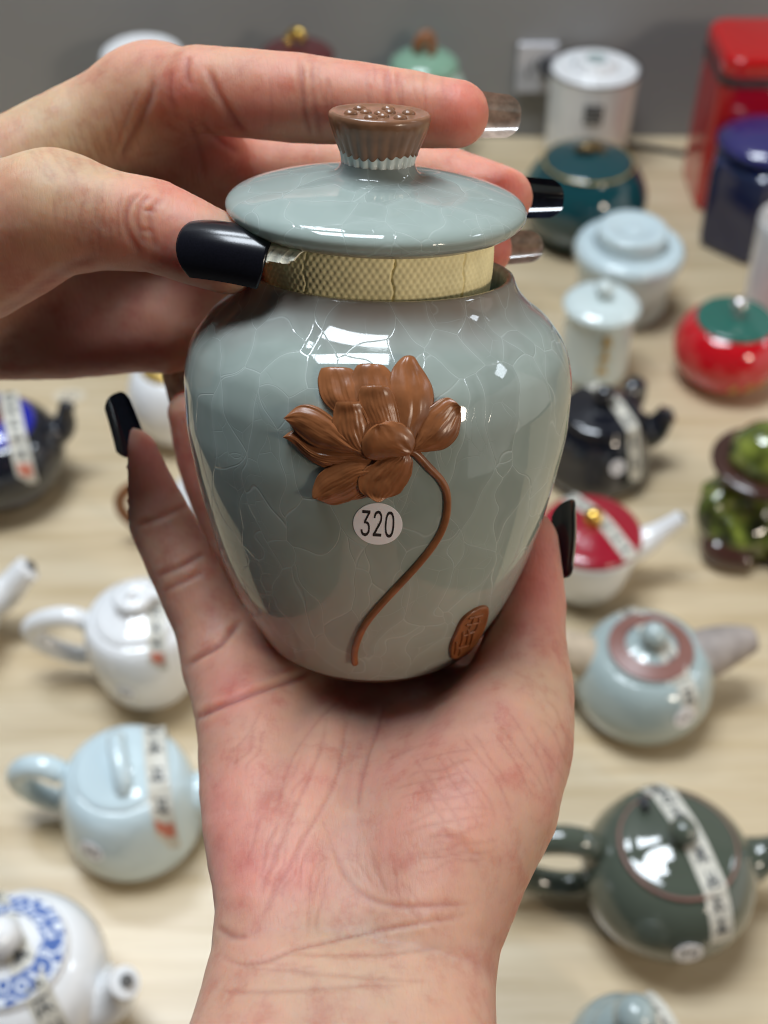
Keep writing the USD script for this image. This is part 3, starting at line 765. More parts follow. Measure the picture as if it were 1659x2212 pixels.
# upper hand: comes from the left, thumb in front, fingers behind knob and lid
palmL = [px_chain([(330, 218, 287, 11.3), (200, 290, 291, 13), (0, 420, 293, 16), (-250, 560, 298, 21), (-420, 640, 300, 25)]),
         px_chain([(-90, 545, 272, 16), (110, 462, 257, 12.2)]),
         px_chain([(330, 218, 289, 11), (390, 370, 303, 10.5), (410, 530, 314, 10.5), (380, 690, 315, 10.5)]),
         px_chain([(335, 700, 317, 12.3), (150, 706, 319, 13.8), (-100, 700, 318, 15), (-350, 680, 305, 24)]),
         px_chain([(250, 470, 313, 11), (100, 580, 310, 15), (-100, 600, 300, 17)]),
         px_chain([(300, 350, 306, 10), (250, 560, 316, 11)]),
         px_chain([(470, 318, 292, 6.5), (400, 380, 303, 9)])]
fingersL = [px_chain([(985, 246, 257, 7.3), (860, 231, 260, 8.3), (640, 212, 266, 9.8), (430, 192, 273, 9.9), (330, 218, 287, 11)]),
            px_chain([(1085, 426, 279, 7.2), (960, 388, 290, 8.2), (700, 368, 306, 9), (390, 370, 303, 10.5)]),
            px_chain([(1048, 538, 288, 6.7), (930, 522, 306, 7.8), (720, 505, 326, 8.8), (410, 530, 314, 10.5)]),
            px_chain([(850, 690, 334, 6.3), (740, 690, 337, 7), (580, 695, 331, 8), (380, 690, 315, 10.5)]),
            px_chain([(488, 552, 246, 8.2), (330, 487, 250, 9.9), (110, 458, 257, 12.2), (-60, 540, 270, 15)])]
fnL = hand_sdf(palmL, fingersL)
tL = build_hand(fnL, (-150, 36, 232), (42, 130, 352))
CL = [([(648, 128), (652, 180), (658, 240), (672, 296)], 0.45, 0.7), ([(676, 130), (676, 190), (684, 250), (696, 300)], 0.25, 0.6), ([(836, 150), (836, 190), (840, 240)], 0.35, 0.7), ([(451, 150), (474, 207), (502, 252), (530, 290)], 0.7, 0.8),
      ([(408, 120), (404, 150), (412, 185)], 0.35, 0.7), ([(372, 150), (366, 200), (380, 240)], 0.3, 0.7), ([(330, 170), (318, 220), (290, 280), (262, 345)], 0.6, 1.0), ([(300, 190), (270, 260), (245, 330)], 0.25, 0.6),
      ([(300, 418), (278, 440), (270, 472), (280, 512), (305, 552)], 0.5, 0.7), ([(330, 425), (304, 440), (296, 475), (310, 525)], 0.38, 0.6), ([(352, 432), (330, 448), (324, 485), (336, 540)], 0.30, 0.6), ([(262, 425), (254, 465), (260, 520)], 0.22, 0.5), ([(310, 455), (330, 452)], 0.3, 0.5), ([(300, 495), (328, 500)], 0.3, 0.5),
      ([(430, 260), (470, 300), (520, 330)], 0.4, .8), ([(400, 250), (430, 320), (440, 380)], 0.3, .8), ([(215, 560), (130, 590), (60, 640), (0, 680)], .4, 1.2)]
hr = np.random.default_rng(33)
for k in range(16):
    a_ = hr.uniform(0, .35); b_ = hr.uniform(.6, 1)
    pts = curve([(30 + 16 * k, 300 - 7 * k), (70 + 15 * k, 350 - 3 * k), (110 + 14 * k, 420 - 2 * k)], 20)[int(a_ * 19):int(b_ * 19) + 1]
    CL.append((pts + hr.uniform(-7, 7, 2) + hr.normal(0, 1.2, pts.shape), hr.uniform(.03, .10), hr.uniform(.3, .45)))
for k in range(14):
    x_ = hr.uniform(480, 960); y_ = hr.uniform(120, 180)
    CL.append(([(x_, y_), (x_ + hr.uniform(-4, 8), y_ + 40), (x_ + hr.uniform(-4, 14), y_ + hr.uniform(60, 110))], hr.uniform(.02, .07), .38))
for k in range(14):
    x_ = hr.uniform(120, 250); y_ = hr.uniform(385, 470)
    CL.append(([(x_, y_), (x_ - hr.uniform(2, 12), y_ + 40), (x_ + hr.uniform(-8, 8), y_ + hr.uniform(60, 100))], hr.uniform(.02, .07), .36))
SL = [(1000, 250, 110, .7), (1100, 430, 90, .8), (1090, 540, 60, .9), (760, 210, 110, .4), (460, 330, 130, .7), (380, 200, 60, .5), (360, 520, 50, .35), (440, 590, 60, .6), (150, 400, 160, -.45), (100, 250, 150, -.5), (580, 210, 70, .25), (200, 700, 200, .5)]
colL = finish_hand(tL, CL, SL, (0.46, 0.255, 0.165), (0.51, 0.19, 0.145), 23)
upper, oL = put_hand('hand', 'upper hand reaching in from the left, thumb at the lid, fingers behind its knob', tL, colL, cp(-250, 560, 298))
add_nail(upper, oL, nail(cp(403, 535, 242), cp(593, 566, 236.5), (-0.05, 0.22, -1.0), 13.4, 13.2, 4.6, 1.1, 0.6, 0.09), MAT['nail_pearl'], 'pearly black thumb nail')
add_nail(upper, oL, nail(cp(975, 244, 262), cp(1128, 253, 262), (0.0, 0.35, 1.0), 11.0, 8.8, 3.2, 0.9), MAT['nail_taupe'], 'glossy taupe nail on the forefinger')
add_nail(upper, oL, nail(cp(1075, 424, 284), cp(1220, 430, 283), (0.05, 0.2, 1.0), 10.8, 8.8, 3.2, 0.9), MAT['nail_black'])
add_nail(upper, oL, nail(cp(1050, 535, 294), cp(1173, 531, 292), (0.1, 0.1, 1.0), 9.4, 7.6, 2.8, 0.7), MAT['nail_taupe'], 'taupe nail on the ring finger')
# ------------------------------------------------------------------ pottery on the table
def porcelain(name, col, rough=0.07, **kw):
    return plain(name, col, rough, vary=0.03, vscale=25, coat_weight=0.7, coat_roughness=0.03, **kw)


MAT['white'] = porcelain('white_porcelain', (0.80, 0.80, 0.80))
MAT['ice'] = porcelain('pale_blue_porcelain', (0.56, 0.67, 0.70))
MAT['ice2'] = porcelain('pale_mint_porcelain', (0.62, 0.71, 0.70))
MAT['greyblue'] = porcelain('grey_blue_glaze', (0.35, 0.42, 0.41), 0.10)
MAT['darkgreen'] = porcelain('dark_green_glaze', (0.075, 0.088, 0.066), 0.05)
MAT['black'] = porcelain('black_glaze', (0.010, 0.011, 0.016), 0.06)
MAT['navy'] = porcelain('navy_glaze', (0.006, 0.014, 0.07), 0.06)
MAT['violet'] = porcelain('violet_blue_glaze', (0.035, 0.030, 0.14), 0.10)
MAT['teal'] = porcelain('teal_glaze', (0.008, 0.055, 0.065), 0.07)
MAT['red'] = porcelain('red_glaze', (0.55, 0.008, 0.015), 0.10)
MAT['lacquer'] = porcelain('red_lacquer', (0.50, 0.003, 0.005), 0.09)
MAT['crimson'] = porcelain('crimson_glaze', (0.31, 0.010, 0.024), 0.2)
MAT['maroon'] = porcelain('maroon_glaze', (0.09, 0.016, 0.018), 0.15)
MAT['mint'] = porcelain('mint_green_glaze', (0.22, 0.38, 0.27), 0.12)
MAT['palemint'] = porcelain('pale_mint_glaze', (0.55, 0.72, 0.62), 0.12)
MAT['pine'] = porcelain('pine_green_glaze', (0.022, 0.13, 0.10), 0.2)
MAT['ringclay'] = plain('red_brown_ring', (0.23, 0.105, 0.085), 0.4)
MAT['rawwood'] = plain('raw_wood', (0.50, 0.40, 0.29), 0.6, bump=0.2, bscale=300, vary=0.2, vscale=120)
MAT['greywood'] = plain('grey_wood', (0.33, 0.28, 0.25), 0.6, bump=0.2, bscale=300, vary=0.2, vscale=120)
MAT['darkwood'] = plain('brown_wood', (0.22, 0.085, 0.03), 0.4, vary=0.2, vscale=120)
MAT['gold'] = plain('gold', (0.85, 0.55, 0.12), 0.22, metallic=1.0)
MAT['goldprint'] = plain('gold_print', (0.62, 0.42, 0.12), 0.35, metallic=0.5)
MAT['bronze'] = plain('bronze', (0.20, 0.14, 0.07), 0.35, metallic=0.8)
MAT['silver'] = plain('silver', (0.75, 0.72, 0.72), 0.2, metallic=1.0)
MAT['strip'] = plain('seal_strip_paper', (0.58, 0.555, 0.48), 0.45, vary=0.03)
MAT['redink'] = plain('red_ink', (0.55, 0.17, 0.11), 0.5)
MAT['greyink'] = plain('dark_grey_ink', (0.045, 0.05, 0.055), 0.5)
MAT['blueprint'] = mat('blue_white_pattern', {
    'tc': ('texture_coordinate', {}), 'v': ('voronoi_texture', {'feature': 'f1', 'scale': 95.0, 'randomness': 0.35}), 'w': ('math', {'math_type': 'multiply', 'value2': 22.0}), 's': ('math', {'math_type': 'sine'}),
    'r': ('rgb_ramp', {'ramp': [(0.0, (0.09, 0.16, 0.42)), (0.45, (0.15, 0.25, 0.52)), (0.55, (0.70, 0.76, 0.85)), (1.0, (0.78, 0.82, 0.88))]}),
    'p': ('principled_bsdf', {'roughness': 0.08, 'coat_weight': 0.7})},
    [('tc.object', 'v.vector'), ('v.distance', 'w.value1'), ('w.value', 's.value1'), ('s.value', 'r.fac'), ('r.color', 'p.base_color')])
MAT['ultramarine'] = porcelain('ultramarine_glaze', (0.010, 0.015, 0.32), 0.1)
MAT['oxblood'] = porcelain('oxblood_glaze', (0.14, 0.012, 0.014), 0.1)
MAT['moss'] = mat('moss_green_glaze', {
    'tc': ('texture_coordinate', {}), 'n': ('noise_texture', {'scale': 70.0, 'detail': 4.0}), 'r': ('rgb_ramp', {'ramp': [(0.35, (0.02, 0.022, 0.008)), (0.5, (0.10, 0.125, 0.02)), (0.65, (0.26, 0.30, 0.05))]}),
    'p': ('principled_bsdf', {'roughness': 0.06, 'coat_weight': 1.0})}, [('tc.object', 'n.vector'), ('n.fac', 'r.fac'), ('r.color', 'p.base_color')])
MAT['umber'] = porcelain('umber_glaze', (0.055, 0.022, 0.016), 0.08)
MAT['plastic'] = plain('white_plastic', (0.62, 0.61, 0.64), 0.4, vary=0.01)
MAT['rubber'] = plain('black_rubber', (0.015, 0.015, 0.017), 0.5, vary=0.02)
MAT['hole'] = plain('painted_hole_shade', (0.10, 0.095, 0.09), 0.5)  # grey stands in for the shade inside the spouts
MAT['dull'] = plain('dark_rim', (0.05, 0.035, 0.035), 0.35)

SP_, CP_ = math.sin(PITCH), math.cos(PITCH)


def at(px, py, z=0.0):
    """the point at height z on the sight line of a measured spot, and its depth"""
    yc = (CY - py) / FOC
    d = (CAMH - z) / (SP_ - yc * CP_)
    return np.array([(px - CX) / FOC * d, d * (CP_ + yc * SP_), z]), d


def height_at(pos, py):
    """height above pos at which row py is seen"""
    k = (CY - py) / FOC
    # (P-eye).UP = k (P-eye).FWD
    y = pos[1]
    # y*SP + dz*CP = k*(y*CP - dz*SP)
    dz = y * (k * CP_ - SP_) / (CP_ + k * SP_)
    return CAMH + dz


def top_height(profs, x, y):
    """upper surface of the lathe profiles above the local point"""
    r = math.hypot(x, y)
    best = None
    for pr in profs:
        pr = np.asarray(pr)
        for a, b in zip(pr[:-1], pr[1:]):
            lo, hi = min(a[0], b[0]), max(a[0], b[0])
            if lo <= r <= hi and hi > lo:
                z = a[1] + (b[1] - a[1]) * (r - a[0]) / (b[0] - a[0])
                best = z if best is None else max(best, z)
    return best


GLYPHS = []
for k in range(9):
    g = []
    for q in range(3):
        y = rng.uniform(-.45, .45); g.append((-0.42 + rng.uniform(0, .2), y, 0.42 - rng.uniform(0, .2), y + rng.uniform(-.05, .08)))
    for q in range(2):
        x = rng.uniform(-.35, .35); g.append((x, 0.46, x + rng.uniform(-.12, .12), -0.46))
    g.append((0.0, 0.1, -0.42, -0.45)); g.append((0.0, 0.1, 0.42, -0.45))
    GLYPHS.append(g)


def strip(par, profs, p0, p1, width, n_chars, seal=True, ink='greyink'):
    """a paper seal strip laid over lid and body along a straight plan line p0 -> p1 (local), with its writing"""
    p0, p1 = np.array(p0, float), np.array(p1, float)
    L = np.linalg.norm(p1 - p0); d = (p1 - p0) / L; s = np.array([d[1], -d[0]])
    ts = np.linspace(0, L, 90)
    pts = [(t_, top_height(profs, *(p0 + d * t_))) for t_ in ts]
    pts = np.array([q for q in pts if q[1] is not None])
    # bridge hollows: upper hull, mixed with the true surface
    hull = []
    for q in pts:
        while len(hull) > 1 and (hull[-1][0] - hull[-2][0]) * (q[1] - hull[-2][1]) - (hull[-1][1] - hull[-2][1]) * (q[0] - hull[-2][0]) >= 0:
            hull.pop()
        hull.append(q)
    hull = np.array(hull)
    zz = np.interp(pts[:, 0], hull[:, 0], hull[:, 1])
    path = np.c_[p0 + pts[:, :1] * d, np.maximum(zz * .7 + .3 * pts[:, 1], pts[:, 1]) + 0.0006]
    path = curve(path, 120)
    S3 = np.array([s[0], s[1], 0])
    T = np.gradient(path, axis=0); T /= np.linalg.norm(T, axis=1)[:, None]
    Nn = np.cross(T, S3); Nn *= np.sign(Nn[:, 2:3] + 1e-9); Nn /= np.linalg.norm(Nn, axis=1)[:, None]
    v = np.linspace(-.5, .5, 5)
    G = path[:, None] + v[None, :, None] * width * S3
    # keep the edges above the surface too
    for i in range(G.shape[0]):
        for j in range(5):
            h = top_height(profs, G[i, j, 0], G[i, j, 1])
            if h is not None and h + 0.0005 > G[i, j, 2]:
                G[i, j, 2] = h + 0.0005
    o = part(par, 'paper_strip', sheet(G + 0.00008 * Nn[:, None], G - 0.00008 * Nn[:, None]), MAT['strip'], 40)
    acc = np.r_[0, np.cumsum(np.linalg.norm(np.diff(path, axis=0), axis=1))]

    def on(a, b):   # a along (m), b across (m)
        i = np.interp(a, acc, np.arange(len(acc)))
        i0 = min(int(i), len(acc) - 2); f = i - i0
        jv = (b / width + .5) * 4; j0 = min(max(int(jv), 0), 3); g = jv - j0
        q = (G[i0, j0] * (1 - f) + G[i0 + 1, j0] * f) * (1 - g) + (G[i0, j0 + 1] * (1 - f) + G[i0 + 1, j0 + 1] * f) * g
        return q + 0.00022 * Nn[i0]
    slot = acc[-1] / (n_chars + 0.6)
    bits, red = [], []
    for k in range(n_chars):
        c = slot * (k + 0.7); sz = min(slot * .72, width * .78)
        red_one = seal and k == n_chars - 1
        for (x0, y0, x1, y1) in GLYPHS[int(rng.integers(9))]:
            a = np.array([x0, y0]) * sz; b = np.array([x1, y1]) * sz
            q = [on(c - (a + (b - a) * f)[1], (a + (b - a) * f)[0]) for f in (0, .5, 1)]
            bits.append(tube(q, sz * .055, 5, flat=.25, smooth_n=5)) if not red_one else None
        if red_one:
            gg = np.array([[on(c + sz * .55 * u, sz * .5 * w_) for w_ in np.linspace(-1, 1, 5)] for u in np.linspace(-1, 1, 7)])
            red.append(sheet(gg + [0, 0, .0001], gg))
    if bits: part(o, 'writing', trimesh.util.concatenate(bits), MAT[ink], False)
    if red: part(o, 'red_stamp', red[0], MAT['redink'], False)


def price(par, prof, az, z, rad, text='30'):
    """round price sticker on the flank at azimuth az (degrees) and height z"""
    pr = np.asarray(prof, float)
    i = np.where((pr[:-1, 1] - z) * (pr[1:, 1] - z) <= 0)[0]
    i = i[np.argmax(pr[i, 0])]
    a, b = pr[i], pr[i + 1]
    f = (z - a[1]) / (b[1] - a[1] + 1e-12)
    r = a[0] + f * (b[0] - a[0])
    az = math.radians(az)
    e = np.array([math.cos(az), math.sin(az), 0]); tdir = (b - a) / np.linalg.norm(b - a)
    if tdir[1] < 0: tdir = -tdir
    up_ = e * tdir[0] + np.array([0, 0, 1]) * tdir[1]
    sd = np.array([-math.sin(az), math.cos(az), 0]); nn = np.cross(sd, up_)
    c = e * r + np.array([0, 0, z]) + nn * 0.0007
    R4 = np.eye(4); R4[:3, 0], R4[:3, 1], R4[:3, 2], R4[:3, 3] = sd, up_, nn, c
    d = trimesh.creation.cylinder(rad, 0.0004, sections=40); d.apply_transform(R4)
    o = part(par, 'price_sticker', d, MAT['sticker'], False)
    tx_ = meshkit.text_mesh(text, rad * .8, 0.0002); tx_.apply_translation([-tx_.bounds[:, 0].mean(), -tx_.bounds[:, 1].mean(), 0.00022]); tx_.apply_transform(R4)
    part(o, 'digits', tx_, MAT['greyink'], False)


def sm(prof, n=90):
    return curve(np.array(prof, float), n)


def cover(prof_pts, base_z=0.0):
    return np.array(prof_pts) + [0, base_z]


def finial(z, r, squash=1.0):
    a = np.linspace(-1.2, np.pi / 2, 20)
    return np.vstack([[[r * .55, z - r * .5]], np.c_[r * np.cos(a), z + r * .9 + r * squash * np.sin(a)]])


def lathe_part(par, name, prof, mt, n=72):
    pr = np.array(prof, float)
    pr = np.vstack([[0, pr[0, 1]], pr, [0, pr[-1, 1]]])
    pr[:, 0] = np.maximum(pr[:, 0], 0)
    return part(par, name, lathe(pr, n), mt, 40)


def rot(pts, deg):
    a = math.radians(deg); c, s = math.cos(a), math.sin(a)
    p = np.asarray(pts, float)
    return np.stack([p[:, 0] * c - p[:, 1] * s, p[:, 0] * s + p[:, 1] * c, p[:, 2]], 1)


def spout(par, mt, r, z0, z1, reach, yaw, r0, r1, name='spout'):
    ps = rot([(r * .78, 0, z0), (r + reach * .3, 0, z0 + (z1 - z0) * .25), (r + reach * .7, 0, z0 + (z1 - z0) * .7), (r + reach, 0, z1)], yaw)
    t_ = tube(ps, [r0, r0 * .72, r1 * 1.05, r1], 20)
    s = part(par, name, t_, mt, 50)
    e = ps[-1]; d = ps[-1] - ps[-2]; d /= np.linalg.norm(d)
    part(s, 'spout_hole_shade', tube([e + d * r1 * .2, e + d * r1 * .39], r1 * .42, 16, smooth_n=4), MAT['hole'], 40)  # solid plug, the shade of the opening painted as its colour


def loop(par, mt, r, z0, z1, reach, yaw, th, flat=1.0):
    ps = rot([(r * .93, 0, z1), (r + reach * .55, 0, z1 + (z1 - z0) * .12), (r + reach, 0, (z0 + z1) / 2 + (z1 - z0) * .12), (r + reach * .6, 0, z0 + (z1 - z0) * .02), (r * .9, 0, z0)], yaw)
    part(par, 'handle', tube(ps, th, 16, flat=flat, smooth_n=48), mt, 50)


# teapots: (base spot px, radius px, top row of the lid, ...) -> real place and size
def pot_base(bx, by):
    p, d = at(bx, by)
    return p, d


def teapot(label, bx, by, rpx, h, mt, body, lid_r, lid_h, lidmt=None, knobr=0.010, group=None, knob=True):
    p, d = pot_base(bx, by)
    r = rpx * (d - .04) / FOC
    t = thing('teapot', label, 'teapot', p, group=group)
    prof = sm([(a * r, b * h) for a, b in body])
    lathe_part(t, 'body', prof, mt)
    lz = prof[-1, 1]
    lp_ = sm([(lid_r * r * 1.02, lz - .001), (lid_r * r, lz + .0015), (lid_r * r * .75, lz + lid_h * .55), (lid_r * r * .4, lz + lid_h * .9), (0.001, lz + lid_h)], 40)
    l_ = lathe_part(t, 'lid', lp_, lidmt or mt)
    if knob:
        lathe_part(l_, 'knob', finial(lz + lid_h, knobr), lidmt or mt, 40)
    return t, r, prof, lp_, lz, l_


ROUND = [(.55, 0.0), (.62, .03), (.86, .22), (1.0, .50), (.95, .75), (.80, .92), (.62, 1.0)]
SQUAT = [(.62, 0.0), (.80, .05), (.97, .30), (1.0, .45), (.95, .70), (.82, .92), (.68, 1.0)]
WIDE = [(.62, 0.0), (.90, .04), (1.0, .25), (.98, .5), (.90, .78), (.78, .95), (.68, 1.0)]
BELL = [(.60, 0.0), (.90, .04), (1.0, .20), (.95, .45), (.82, .75), (.66, .95), (.56, 1.0)]
CUP = [(.62, 0.0), (.70, .03), (.92, .3), (1.0, .62), (.96, .85), (.86, .97), (.74, 1.0)]

# 1 dark green teapot, lower right
t, r, prof, lp_, lz, l_ = teapot('dark green glazed teapot with brown edged lid, at the lower right', 1418, 1952, 190, .066, MAT['darkgreen'], ROUND, .66, .008, knobr=.0075)
part(l_, 'lid_edge', trimesh.creation.torus(.645 * r, .0013).apply_translation((0, 0, lz + .001)), MAT['ringclay'], True)
spout(t, MAT['darkgreen'], r, .038, .060, .022, 8, .014, .0055)
loop(t, MAT['darkgreen'], r, .020, .058, .045, 176, .0078)
hole = trimesh.creation.cylinder(.003, .002); hole.apply_translation((-.016, .020, lz + .0098)); part(l_, 'steam_hole', hole, MAT['rubber'], 40)
strip(t, [prof, lp_], (-.008, r * .97), (.020, -r * .99), .013, 9, False)
price(t, prof, -88, .042, .0075, '35')
# 2 grey blue teapot with wooden side handle
t, r, prof, lp_, lz, l_ = teapot('grey blue teapot with a brown ringed lid and a wooden side handle', 1375, 1515, 154, .054, MAT['greyblue'], SQUAT, .62, .007, knobr=.0085)
rg = lathe(np.array([(.36, .0053), (.60, .0022), (.595, .0036), (.37, .0067), (.36, .0053)]) * [r * 1.0, 1.0] + [0, lz], 72)
part(l_, 'brown_ring', rg, MAT['ringclay'], 40)
part(t, 'side_handle', tube(rot([(r * .72, 0, .036), (r * 1.05, 0, .042), (r + .026, 0, .046)], 12), [.017, .015, .008], 20), MAT['greywood'], 50)
part(t, 'wooden_spout', tube(rot([(r * .72, 0, .036), (r * 1.08, 0, .044), (r + .028, 0, .052)], 172), [.015, .013, .010], 20), MAT['rawwood'], 50)
strip(t, [prof, lp_], (-.012, r * .85), (.024, -r * .97), .012, 8, False)
price(t, prof, -66, .038, .007, '60')
# 3 white teapot with the red lid
t, r, prof, lp_, lz, l_ = teapot('white teapot with a big crimson lid and a little gold knob', 1255, 1262, 110, .054, MAT['white'], [(.55, 0), (.62, .03), (.9, .4), (1.0, .75), (1.02, .95), (1.0, 1.0)], 0.99, .009, MAT['crimson'], knob=False)
lathe_part(l_, 'knob', finial(lz + .008, .0065), MAT['gold'], 40)
spout(t, MAT['white'], r, .034, .056, .030, 10, .013, .006)
strip(t, [prof, lp_], (-.014, r * .98), (.026, -r * .90), .011, 7, False)
# 4 black teapot
t, r, prof, lp_, lz, l_ = teapot('black teapot with a taped lid between the pale caddy and the red lid', 1278, 1008, 125, .056, MAT['black'], BELL, .70, .009, knobr=.008)
spout(t, MAT['black'], r, .034, .050, .009, 6, .015, .008)
loop(t, MAT['black'], r, .034, .050, .008, 48, .008)
strip(t, [prof, lp_], (-.010, r * .9), (.028, -r * .9), .011, 7, False)
price(t, prof, -75, .034, .006, '50')
# 5 pale blue teapot, left
t, r, prof, lp_, lz, l_ = teapot('pale blue teapot with a bridge knob, left of the wrist', 300, 1785, 157, .062, MAT['ice'], WIDE, .66, .009, knob=False)
part(l_, 'knob', tube([(-.004, .016, lz + .005), (-.003, .010, lz + .013), (0, 0, lz + .0155), (.003, -.010, lz + .013), (.004, -.016, lz + .005)], .0048, 14), MAT['ice'], 50)
loop(t, MAT['ice'], r, .022, .050, .025, 172, .0068)
spout(t, MAT['ice'], r, .030, .064, .036, 5, .014, .006)
strip(t, [prof, lp_], (.012, r * .90), (.028, -r * .93), .012, 8)
price(t, prof, -112, .038, .0072, '30')
# 6 white teapot with the curled knob
t, r, prof, lp_, lz, l_ = teapot('white teapot with a curled snail knob, left of the lower hand', 332, 1468, 126, .068, MAT['white'], CUP, .74, .010, knob=False)
sp_ = [(.012 * (1 - k / 26) * math.cos(k * .5), .012 * (1 - k / 26) * math.sin(k * .5) * .9, lz + .012 + k * .0002) for k in range(22)]
part(l_, 'knob', tube(sp_, .0045, 12), MAT['white'], 50)
loop(t, MAT['white'], r, .026, .056, .036, 176, .0062)
strip(t, [prof, lp_], (.010, r * .92), (.016, -r * .97), .011, 8)
price(t, prof, -102, .034, .006, '30')
# 7 blue and white teapot, bottom left corner
t, r, prof, lp_, lz, l_ = teapot('white teapot with a blue patterned lid, in the lower left corner', 82, 2175, 190, .066, MAT['white'], ROUND, .66, .010, knobr=.010)
part(l_, 'pattern_ring', lathe(np.array([(.38, .0079), (.64, .0022), (.635, .0036), (.39, .0092), (.38, .0079)]) * [r, 1] + [0, lz], 72), MAT['blueprint'], 40)
spout(t, MAT['white'], r, .032, .056, .014, -10, .018, .008)
strip(t, [prof, lp_], (-.022, r * .90), (.030, -r * .85), .013, 8, False)
# 8 dark teapot with the blue ring, left edge
t, r, prof, lp_, lz, l_ = teapot('black teapot with a blue and dark red lid, at the left edge', 22, 1050, 142, .064, MAT['black'], ROUND, .66, .012, MAT['ultramarine'], knobr=.010)
part(l_, 'red_centre', lathe(np.array([(.0, .0128), (.20, .0118), (.34, .0100), (.33, .0085), (0, .010)]) * [r, 1] + [0, lz], 60), MAT['oxblood'], 40)
spout(t, MAT['black'], r, .046, .068, .008, 16, .013, .006)
strip(t, [prof, lp_], (.004, r * .85), (.034, -r * .95), .013, 8)
price(t, prof, -97, .042, .0085, '40')
# 9 white teapot off the left edge, only its spout shows
t, r, prof, lp_, lz, l_ = teapot('white teapot cut by the left edge, its spout pointing right', -98, 1392, 124, .060, MAT['white'], ROUND, .60, .012)
spout(t, MAT['white'], r, .034, .054, .024, 20, .015, .009)
# 10 white and gold teapot behind the ring finger
t, r, prof, lp_, lz, l_ = teapot('white teapot with a gold banded lid, behind the lower hand\'s ring finger', 392, 930, 104, .066, MAT['white'], ROUND, .62, .012, MAT['goldprint'])
part(l_, 'gold_band', lathe(np.array([(.34, .0088), (.58, .0035), (.575, .0048), (.35, .0100), (.34, .0088)]) * [r, 1] + [0, lz], 60), MAT['goldprint'], 40)
# 11 white pot with a brown ring handle, mostly behind the hand
t, r, prof, lp_, lz, l_ = teapot('white teapot with a brown wooden ring handle, mostly behind the fingers', 462, 1165, 88, .056, MAT['white'], ROUND, .60, .012)
part(t, 'ring_handle', tube(rot([(r * .9, 0, .048), (r + .018, 0, .056), (r + .034, 0, .040), (r + .028, 0, .018), (r * .88, 0, .012)], 180), .0042, 14), MAT['darkwood'], 50)
# 12 celadon teapot at the bottom edge
t, r, prof, lp_, lz, l_ = teapot('grey green teapot at the bottom edge, only its top in view', 1318, 2330, 120, .060, MAT['greyblue'], ROUND, .64, .012)
strip(t, [prof, lp_], (.010, r * .8), (.032, -r * .8), .012, 6)


def jar_like(name, label, cat, bx, by, **k):
    p, d = at(bx, by)
    return thing(name, label, cat, p, **k), p, d


# teal squat jar
t, p, d = jar_like('squat_jar', 'squat dark teal lidded jar with a gold line and bronze knob', 'jar', 1250, 505)
r = .060; H_ = .074
prof = sm([(.55 * r, 0), (.62 * r, .002), (.9 * r, .02), (r, .040), (.93 * r, .058), (.74 * r, H_)])
lathe_part(t, 'body', prof, MAT['teal'])
l_ = lathe_part(t, 'lid', sm([(.74 * r, H_), (.72 * r, H_ + .003), (.50 * r, H_ + .009), (.2 * r, H_ + .013), (.001, H_ + .0135)], 40), MAT['teal'])
part(l_, 'gold_line', trimesh.creation.torus(.70 * r, .0009).apply_translation((0, 0, H_ + .0043)), MAT['goldprint'], True)
kb = [trimesh.creation.icosphere(2, .0065).apply_scale((1.1, .8, .7)).apply_translation((.007 * math.cos(a), .005 * math.sin(a), H_ + .0165)) for a in (0.2, 2.2, 4.3)]
part(l_, 'knob', tube([(-.012, .003, H_ + .0145), (-.004, -.003, H_ + .019), (.005, .002, H_ + .017), (.013, -.002, H_ + .014)], [.003, .0055, .006, .003], 14), MAT['bronze'], 50)
# white cup by the wall
p = at(1287, 137, .105)[0]; p[2] = 0; p[1] = min(p[1], WALL_Y - .050)
t = thing('lidded_cup', 'white lidded cup with a dark square emblem, in front of the wall socket', 'cup', p)
r = .0465
prof = np.array([(.72 * r, 0), (.84 * r, .001), (.90 * r, .006), (.93 * r, .02), (.98 * r, .09), (1.0 * r, .100), (.965 * r, .100), (.955 * r, .094)])
lathe_part(t, 'body', prof, MAT['white'])
part(t, 'rim', trimesh.creation.torus(.985 * r, .0011).apply_translation((0, 0, .1006)), MAT['dull'], True)
l_ = lathe_part(t, 'lid', sm([(.95 * r, .0975), (.94 * r, .100), (.80 * r, .1025), (.48 * r, .1035), (.44 * r, .109), (.36 * r, .111), (.20 * r, .1095), (.001, .109)], 60), MAT['white'])
part(l_, 'knob_hollow', lathe(np.array([(0, .1094), (.22 * r, .1100), (.23 * r, .1108), (0, .1104)]), 40), MAT['greyblue'], 40)
bits = []
for (x0, z0, x1, z1) in [(-1, -1, -1, 1), (1, -1, 1, 1), (-1, 1, 1, 1), (-1, -1, 1, -1), (0, -1, 0, 1), (-1, .1, 1, .1), (-.5, -.6, -.5, .8), (.55, -.6, .55, .7), (-.9, .55, .9, .5), (-.8, -.5, .8, -.45)]:
    q = []
    for f in (0, .5, 1):
        a = -1.66 + (x0 + (x1 - x0) * f) * .0085 / r; z = .072 + (z0 + (z1 - z0) * f) * .0095
        rr = np.interp(z, prof[3:5, 1], prof[3:5, 0]) + .0002
        q.append((rr * math.cos(a), rr * math.sin(a), z))
    bits.append(tube(q, .0011, 6, smooth_n=6))
part(t, 'square_emblem', trimesh.util.concatenate(bits), MAT['greyink'], True)
